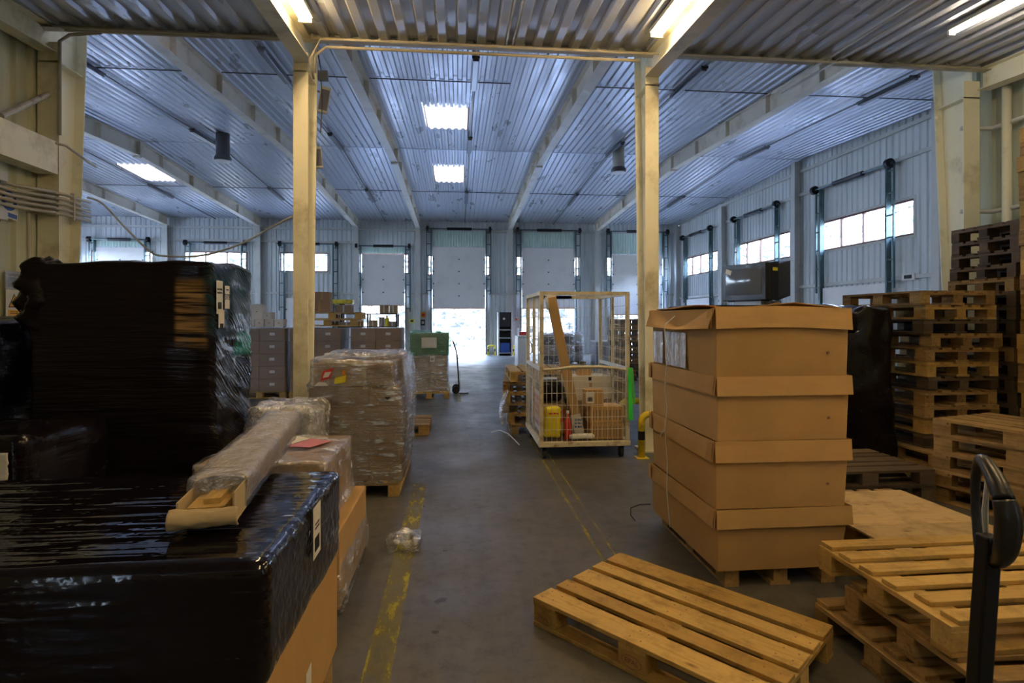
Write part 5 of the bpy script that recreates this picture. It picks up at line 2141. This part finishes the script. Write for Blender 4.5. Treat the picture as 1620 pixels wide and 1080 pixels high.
xw = AX0 + 0.06
cxl = -4.45
for k in range(5):
    z = 2.96 - 0.055 * k
    conduit('wall_conduit', [(xw + 0.02, -1.0, z), (xw + 0.02, 6.25, z), (xw + 0.20, 6.55, z), (cxl - 0.13, 6.60, z), (cxl + 0.10, 6.60, z), (cxl + 0.155, 6.66, z), (cxl + 0.155, 7.1, z)], 0.018,
            'cream cable conduit along the left wall, %s of five parallel runs' % ['top', 'second', 'middle', 'fourth', 'lowest'][k], group='parallel conduits along the left wall')
t = thing('conduit_clip', 'steel clip holding the five parallel conduits at the left column', 'clip', (cxl + 0.165, 6.80, 2.70))
f = B()
f.box(-0.03, 0.012, -0.012, 0.012, 0, 0.30)
f.build('clip_bar', M['conduit'], t)
for z, nm in ((3.0, 'upper'), (2.62, 'lower')):
    t = thing('junction_box', 'small square junction box, %s one beside the conduits' % nm, 'junction box', (xw + 0.045, 6.02, z - 0.05))
    f = B()
    f.box(-0.045, 0.045, -0.05, 0.05, 0, 0.10)
    f.build('box_body', M['steel_grey'], t, bevel=0.006)
    f = B()
    f.cyl((0.0, -0.01, -0.02), 0.015, 0.02, 8)
    f.build('gland', M['black'], t)
conduit('wall_conduit', [(xw + 0.03, 6.42, 0.02), (xw + 0.03, 6.42, 2.72)], 0.016, 'single upright conduit dropping beside the left column')
conduit('wall_conduit', [(cxl + 0.13, YA - 0.02, 3.6), (cxl + 0.13, YA - 0.02, 4.62), (cxl + 0.25, YA - 0.05, 4.68), (cxl + 0.6, YA - 0.09, 4.70)], 0.018, 'conduit climbing the left column to the ceiling edge')
conduit('wall_conduit', [(xw + 0.02, 3.0, 3.62), (xw + 0.02, 6.2, 3.56), (cxl - 0.05, 6.60, 3.50), (cxl + 0.12, 6.60, 3.50), (cxl + 0.16, 6.68, 3.50), (cxl + 0.16, 7.2, 3.40)], 0.014, 'thin conduit above the deep wall beam')
t = thing('brace_tube', 'rusty steel tube brace slanting above the deep wall beam', 'brace', (-4.40, 6.0, 3.56))
f = B()
f.tube([(0.0, -0.06, 0.0), (-0.03, 0.60, 0.46)], 0.03, 12)
f.build('tube', paint('rusty_tube', (0.42, 0.40, 0.32), 0.6, 0.2, 0.1, 8, hue=(0.22, 0.10, 0.05)), t)
# conduit runs along the ceiling edge
for k in range(2):
    conduit('ceiling_conduit', [(cxl + 0.3, YA - 0.20 - 0.05 * k, 4.66), (-1.95, YA - 0.20 - 0.05 * k, 4.655)], 0.014, 'cream conduit under the low ceiling edge, %s of the run left of the middle column' % ['near', 'far'][k])
conduit('ceiling_conduit', [(-1.60, YA - 0.1, 4.35), (-1.58, YA - 0.16, 4.52), (-1.45, YA - 0.2, 4.60), (2.1, YA - 0.2, 4.60)], 0.018, 'cream conduit bending off the middle column and crossing the aisle')
conduit('ceiling_conduit', [(-1.62, YA - 0.06, 4.3), (-1.63, YA - 0.2, 4.45), (-1.5, YA - 0.26, 4.66), (6.2, YA - 0.26, 4.66)], 0.014, 'thin conduit following the low ceiling edge over the aisle')
for x in (4.35, 4.5):
    conduit('ceiling_conduit', [(x, 1.0, annex_z(1.0) - 0.04), (x, YA + 0.9, annex_z(YA) - 0.04)], 0.016, 'straight conduit under the low ceiling, %s of a pair' % ('first' if x < 4.4 else 'second'))
for x in (0.55, 0.62):
    conduit('ceiling_conduit', [(x, 1.0, annex_z(1.0) - 0.03), (x, YA - 0.1, annex_z(YA) - 0.03)], 0.012, 'thin conduit under the low ceiling above the aisle, %s of a pair' % ('first' if x < 0.6 else 'second'))


def wall_sign(name, label, y, z, w, h, m):
    t = thing(name, label, 'sign', (AX0 + 0.045, y, z))
    f = B()
    f.box(0, 0.004, -w / 2, w / 2, 0, h)
    f.build('sign_plate', m, t)
    return t


t = wall_sign('warning_sign', 'yellow triangular warning sign on the left wall beside the black loads', 6.285, 1.61, 0.34, 0.46, M['paper'])
f = B()
f.prism([(0.0045, -0.125, 0.17), (0.0045, 0.125, 0.17), (0.0045, 0.0, 0.40)], (0.001, 0, 0))
f.build('black_border', M['ink'], t)
f = B()
f.prism([(0.006, -0.10, 0.185), (0.006, 0.10, 0.185), (0.006, 0.0, 0.37)], (0.001, 0, 0))
f.build('yellow_triangle', M['amber'], t)
text('exclamation_mark', '!', 0.19, M['ink'], t, (0.0075, 0.0, 0.255), (R(90), 0, R(90)))
f = B()
f.box(0.0045, 0.006, -0.13, 0.13, 0.03, 0.13)
f.build('yellow_panel', M['amber'], t)
marks('print_pattern', t, (0.0065, 0.0, 0.085), 0.16, 0.05, (R(90), 0, R(90)), M['ink'], 2, 12)
t = wall_sign('notice_board', 'framed notice under clear plastic above the warning sign', 6.30, 1.90, 0.42, 0.30, M['paper'])
f = B()
f.box(0.0045, 0.006, -0.17, 0.19, 0.03, 0.20)
f.build('dark_picture', M['track'], t)
f = B()
f.box(0.0045, 0.006, -0.17, 0.19, 0.21, 0.26)
f.build('brown_header', M['card_tan'], t)
f = B()
f.box(0.009, 0.010, -0.21, 0.21, 0.0, 0.30)
f.build('plastic_cover', film_clear('cover', milk_sheen=0.05, gloss=0.5), t)
t = wall_sign('mandatory_sign', 'tilted white sign with a blue ring and blue text band on the left wall', 6.20, 2.62, 0.42, 0.46, M['paper'])
f = B()
n = 40
o_ = [(0.0048, 0.16 * math.cos(2 * math.pi * q / n), 0.28 + 0.16 * math.sin(2 * math.pi * q / n)) for q in range(n)]
f.prism(o_, (0.001, 0, 0))
f.build('blue_disc', M['blue'], t)
f = B()
f.prism([(0.006, 0.06 * math.cos(a_ * math.pi / 8) * 1.7, 0.30 + 0.085 * math.sin(a_ * math.pi / 8)) for a_ in range(16)], (0.001, 0, 0))
f.build('white_emblem', M['white'], t)
f = B()
f.box(0.0048, 0.006, -0.19, 0.19, 0.02, 0.09)
f.build('blue_band', M['blue'], t)
t.rotation_euler = (R(-6), 0, 0)
for o in bpy.data.objects:
    if o.name in ('warning_sign', 'notice_board', 'mandatory_sign'):
        o.scale = (1, 0.62, 0.62)

# sagging cable in the hall, flood lights on the middle column
t = thing('sagging_cable', 'black cable sagging between the columns above the tall black load', 'cable', (0, 0, 0))
f = B()


def hp_(px, py, zc):
    xc = (px - 810) / 900 * zc
    return Vector((xc * math.cos(YAW) + zc * math.sin(YAW), zc * math.cos(YAW) - xc * math.sin(YAW), H - (py - 504) / 900 * zc))


a_, rr = smooth_path([hp_(*p) for p in ((138, 312, 6.75), (162, 322, 6.8), (200, 362, 6.85), (238, 398, 6.9), (262, 405, 6.9), (320, 404, 6.9), (380, 386, 6.85), (425, 362, 6.8), (462, 342, 6.75))], [0.012] * 9, 6)
f.tube(a_, rr, 8)
f.build('cable_run', M['conduit'], t, smooth=True)
for px, py, lab, rx, s in ((515, 160, 'beige flood light clamped high on the middle column, the upper one', 0.3, 1.0), (505, 250, 'beige flood light clamped on the middle column, the lower one', -0.2, 0.8)):
    p = hp_(px, py, 7.1)
    t = thing('flood_light', lab, 'flood light', p, R(18))
    f = B()
    f.box(-0.08 * s, 0.04 * s, -0.03, 0.03, -0.16 * s, 0.17 * s)
    f.build('housing', M['conduit'], t, rot=(0, R(8 if s == 1 else -6), 0), bevel=0.006)
    f = B()
    f.tube([(-0.05, 0, 0.1 * s), (-0.13, 0.0, 0.12 * s)], 0.012, 8)
    f.tube([(-0.13, 0, 0.08), (-0.13, 0.0, 0.2)], 0.02, 8)
    f.build('arm', M['frame_brown'], t)
    f = B()
    f.box(-0.07 * s, 0.03 * s, -0.034, -0.03, -0.13 * s, 0.13 * s)
    f.build('lens', M['lamp_off'], t, rot=(0, R(8 if s == 1 else -6), 0))
t = thing('switch_box', 'small grey box on the middle column above the flood lights', 'switch box', hp_(511, 120, 7.0), 0)
f = B()
f.box(-0.06, 0.06, -0.03, 0.03, -0.06, 0.06)
f.build('box_body', M['lamp_body'], t, bevel=0.005)
f = B()
f.tube([(-0.02, -0.02, 0.06), (-0.06, -0.03, 0.3), (-0.12, -0.05, 0.5)], 0.008, 6)
f.tube([(-0.02, -0.02, -0.06), (0.0, -0.03, -0.35), (-0.03, 0.0, -0.7)], 0.006, 6)
f.build('cable_tail', M['black'], t)

# right annex wall: pipes
for z, nm in ((4.05, 'upper'), (2.98, 'lower')):
    conduit('wall_pipe', [(AX1 - 0.10, 1.0, z), (AX1 - 0.10, 6.7, z), (6.45, 6.75, z)], 0.03, 'pale %s pipe along the wall behind the pallet stacks' % nm, 'steel_grey')
conduit('wall_pipe', [(AX1 - 0.12, 6.5, 0.0), (AX1 - 0.12, 6.5, 4.5)], 0.05, 'thick upright pipe beside the steel column at the pallet stacks', 'steel')

# ------------------------------------------------------------------ far things near the dock doors
t = thing('charger_cabinet', 'tall black and white cabinet with shelves by the open dock doors', 'cabinet', (2.02, 24.75, 0))
f = B()
f.box(-0.31, -0.25, -0.25, 0.25, 0, 1.88)
f.build('side_panel', M['white'], t)
f = B()
f.box(0.27, 0.31, -0.25, 0.25, 0, 1.88)
f.build('side_panel', M['white'], t)
f = B()
f.box(-0.249, 0.269, -0.25, 0.25, 1.25, 1.88)
f.build('upper_box', M['black'], t)
f = B()
f.box(-0.249, 0.269, 0.2, 0.25, 0, 1.249)
f.build('back_panel', M['blackmetal'], t)
for z in (0.1, 0.75, 1.1):
    f = B()
    f.box(-0.249, 0.269, -0.25, 0.199, z, z + 0.03)
    f.build('shelf', M['steel_grey'], t)
f = B()
f.box(-0.2, 0.2, -0.2, 0.15, 0.131, 0.55)
f.build('charger_unit', M['blue'], t)
f = B()
f.cyl((-0.05, -0.27, 1.6), 0.05, 0.02, 12, 'Y')
f.build('dial', M['white'], t)
t = thing('red_trolley', 'red and white trolley beside the black and white cabinet', 'trolley', (2.75, 23.9, 0))
f = B()
f.box(-0.2, 0.2, -0.2, 0.2, 0.35, 1.05)
f.build('red_body', M['red'], t, bevel=0.03)
f = B()
f.box(-0.24, -0.2, -0.2, 0.2, 0.1, 1.2)
f.build('white_panel', M['white'], t)
for x in (-0.15, 0.15):
    f = B()
    f.cyl((x - 0.03, 0, 0.17), 0.17, 0.06, 18, 'X')
    f.build('wheel', M['rubber'], t)
t = thing('white_cart', 'white box cart with a black handle, past the roll cage', 'cart', (1.98, 17.2, 0))
f = B()
f.box(-0.22, 0.14, -0.45, 0.45, 0.12, 1.08)
f.build('cart_body', M['steel_grey'], t, bevel=0.01)
f = B()
f.box(-0.2, 0.12, -0.456, -0.452, 0.16, 1.02)
f.build('door', M['white'], t)
f = B()
f.tube([(0.15, -0.4, 0.55), (0.2, -0.42, 0.6), (0.2, -0.42, 0.85), (0.15, -0.4, 0.9)], 0.02, 8)
f.build('handle', M['black'], t)
for y in (-0.35, 0.35):
    f = B()
    f.cyl((-0.1, y, 0.06), 0.06, 0.04, 12, 'X')
    f.build('castor', M['rubber'], t)
t = thing('grey_crate', 'big grey plastic crate standing past the roll cage', 'crate', (4.95, 18.4, 0))
f = B()
for a, c, d, e in ((-0.5, 0.5, -0.4, -0.36), (-0.5, 0.5, 0.36, 0.4), (-0.5, -0.46, -0.36, 0.36), (0.46, 0.5, -0.36, 0.36)):
    f.box(a, c, d, e, 0.1, 0.84)
f.box(-0.5, 0.5, -0.4, 0.4, 0.1, 0.14)
for x in (-0.35, -0.2, -0.05, 0.1, 0.25, 0.4):
    f.box(x - 0.02, x + 0.02, -0.42, -0.4, 0.12, 0.8)
f.build('crate_body', flat('grey_plastic', (0.22, 0.25, 0.30), 0.5), t)
f = B()
f.box(-0.52, 0.52, -0.42, 0.42, 0.84, 0.88)
f.build('rim', M['steel_grey'], t)
for x in (-0.42, 0.0, 0.42):
    f = B()
    f.box(x - 0.06, x + 0.06, -0.4, 0.4, 0, 0.099)
    f.build('foot', M['track'], t)
for x, y, mk, lab in ((3.1, 18.0, 'bag_dark', 'dark mixed bales under clear film, seen through the roll cage'), (3.72, 19.4, 'bag_pale', 'pale bales under clear film beside the grey crate')):
    t = load(lab, (x, y, 0), cat='wrapped load')
    load_pallet(t, (0, 0, 0), 0, 'wood_mid', 90)
    mm_ = M['black'] if mk == 'bag_dark' else M['steel_grey']
    for q in range(3):
        f = B()
        rounded(f, (-0.5, 0.5, -0.36, 0.36, 0.16 + q * 0.31, 0.46 + q * 0.31), 0.08, 0.1, lambda p, n: 0.03 * noise.noise(p * 5))
        f.build('bale', mm_ if q != 1 else M['card_brown'], t, smooth=True)
    f = B()
    rounded(f, (-0.54, 0.54, -0.42, 0.42, 0.14, 1.14), 0.07, 0.06, lambda p, n: 0.03 * noise.noise(p * 6))
    f.build('film', FC2, t, smooth=True)

t = thing('shelf_rack', 'black steel shelf rack with small cartons before a dock door', 'shelf', (-2.85, 18.6, 0))
for x in (-0.9, 0.0, 0.9):
    for y in (-0.25, 0.25):
        f = B()
        f.box(x - 0.025, x + 0.025, y - 0.025, y + 0.025, 0, 1.74)
        f.build('post', M['blackmetal'], t)
for z in (0.4, 1.0, 1.32, 1.74):
    f = B()
    f.box(-0.92, 0.92, -0.28, 0.28, z, z + 0.035)
    f.build('shelf', M['blackmetal'], t)
boxes = [(-0.66, 1.3555, 0.40, 0.14, 'low wide brown'), (-0.25, 1.3555, 0.16, 0.2, 'small upright brown'), (0.15, 1.3555, 0.24, 0.20, 'square brown'), (0.42, 1.3555, 0.14, 0.30, 'narrow brown'),
         (0.76, 1.3555, 0.20, 0.16, 'short brown'), (-0.75, 1.7755, 0.52, 0.26, 'widest brown'), (0.50, 1.7755, 0.26, 0.26, 'dark square brown'), (0.79, 1.7755, 0.24, 0.25, 'reddish square brown')]
for x, z, w, h, lab in boxes:
    where = 'top board' if z > 1.7 else 'board below the top'
    b_ = thing('brown_box', '%s carton on the %s of the black rack' % (lab, where), 'box', (-2.85 + x, 18.5, z), 0, 'cartons on the black shelf rack')
    f = B()
    f.box(-w / 2, w / 2, -0.15, 0.15, 0, h)
    f.build('carton', M['card_tan'] if 'reddish' in lab or 'square' in lab else M['card_brown'], b_, bevel=0.004)
    sheet(b_, 'tape_strip', M['card_white'], (0, -0.1505, h * 0.5), 0.04, h * 0.9, (R(90), 0, 0))
t = thing('yellow_can', 'yellow canister on the black rack', 'canister', (-2.26, 18.42, 1.356))
f = B()
f.tube([(0, 0, 0), (0, 0, 0.24), (0, 0, 0.28), (0, 0, 0.31)], [0.07, 0.07, 0.03, 0.03], 12)
f.build('can_body', M['yellowp'], t)
f = B()
f.cyl((0, 0, 0.31), 0.035, 0.03, 12)
f.build('cap', M['black'], t)
t = thing('yellow_machine', 'yellow lifting arm showing above the carton loads by the dock wall', 'machine', (-4.35, 22.0, 0))
f = B()
f.box(-0.4, 0.4, -0.2, 0.2, 2.15, 2.32)
f.build('arm', M['yellow'], t, bevel=0.03)
f = B()
f.box(-0.1, 0.1, -0.15, 0.15, 0.0, 2.15)
f.build('mast', M['blackmetal'], t)
f = B()
f.box(-0.45, 0.45, -0.4, 0.4, 0.0, 0.12)
f.build('base', M['blackmetal'], t)


def plate(name, label, cat, loc, w, h, m, nrm='B', sub=None, d=0.05):
    t = thing(name, label, cat, loc)
    f = B()
    if nrm == 'B':
        f.box(-w / 2, w / 2, -d, 0, 0, h)
    else:
        f.box(-d, 0, -w / 2, w / 2, 0, h)
    f.build('plate', m, t, bevel=0.004)
    if sub:
        f = B()
        if nrm == 'B':
            f.box(-w * 0.3, w * 0.3, -d - 0.012, -d, h * 0.25, h * 0.75)
        else:
            f.box(-d - 0.012, -d, -w * 0.3, w * 0.3, h * 0.25, h * 0.75)
        f.build('front_detail', sub, t)
    return t


plate('yellow_sign', 'small bright yellow sign on the post beside the widest dock door', 'sign', (-2.03, 25.36, 1.42), 0.2, 0.16, M['yellowp'], sub=M['ink'])
plate('button_box', 'orange button box on the wall beside the widest dock door', 'control box', (-1.55, 25.68, 1.66), 0.22, 0.24, M['amber'], sub=M['red'])
plate('control_box', 'black control box under the orange button box', 'control box', (-1.57, 25.68, 1.30), 0.18, 0.26, M['black'], sub=M['paper'])
plate('red_sign', 'round red and white sign on the wall past the cabinet', 'sign', (2.62, 25.68, 1.5), 0.16, 0.16, M['paper'], sub=M['red'])
for y, nm in ((21.3, 'first'), (19.9, 'second')):
    t = thing('twin_socket', 'white twin socket on the side wall, %s from the dock wall' % nm, 'socket', (XW1 - 0.003, y, 2.22), 0, 'twin sockets on the side wall')
    for q in (-0.16, 0.16):
        f = B()
        f.cyl((-0.06, q, 0.08), 0.12, 0.06, 16, 'X')
        f.build('socket_ring', M['white'], t)
        f = B()
        f.cyl((-0.066, q, 0.08), 0.06, 0.005, 12, 'X')
        f.build('socket_hole', M['ink'], t)
plate('exit_sign', 'small green exit sign low on the side wall', 'sign', (XW1 - 0.003, 24.3, 1.95), 0.3, 0.2, M['green'], 'R', M['white'], 0.02)
plate('wall_tag', 'small white tag on the rail of the side wall by the windows', 'sign', (XW1 - 0.075, 12.0, 2.47), 0.36, 0.16, M['white'], 'R', M['ink'], 0.02)
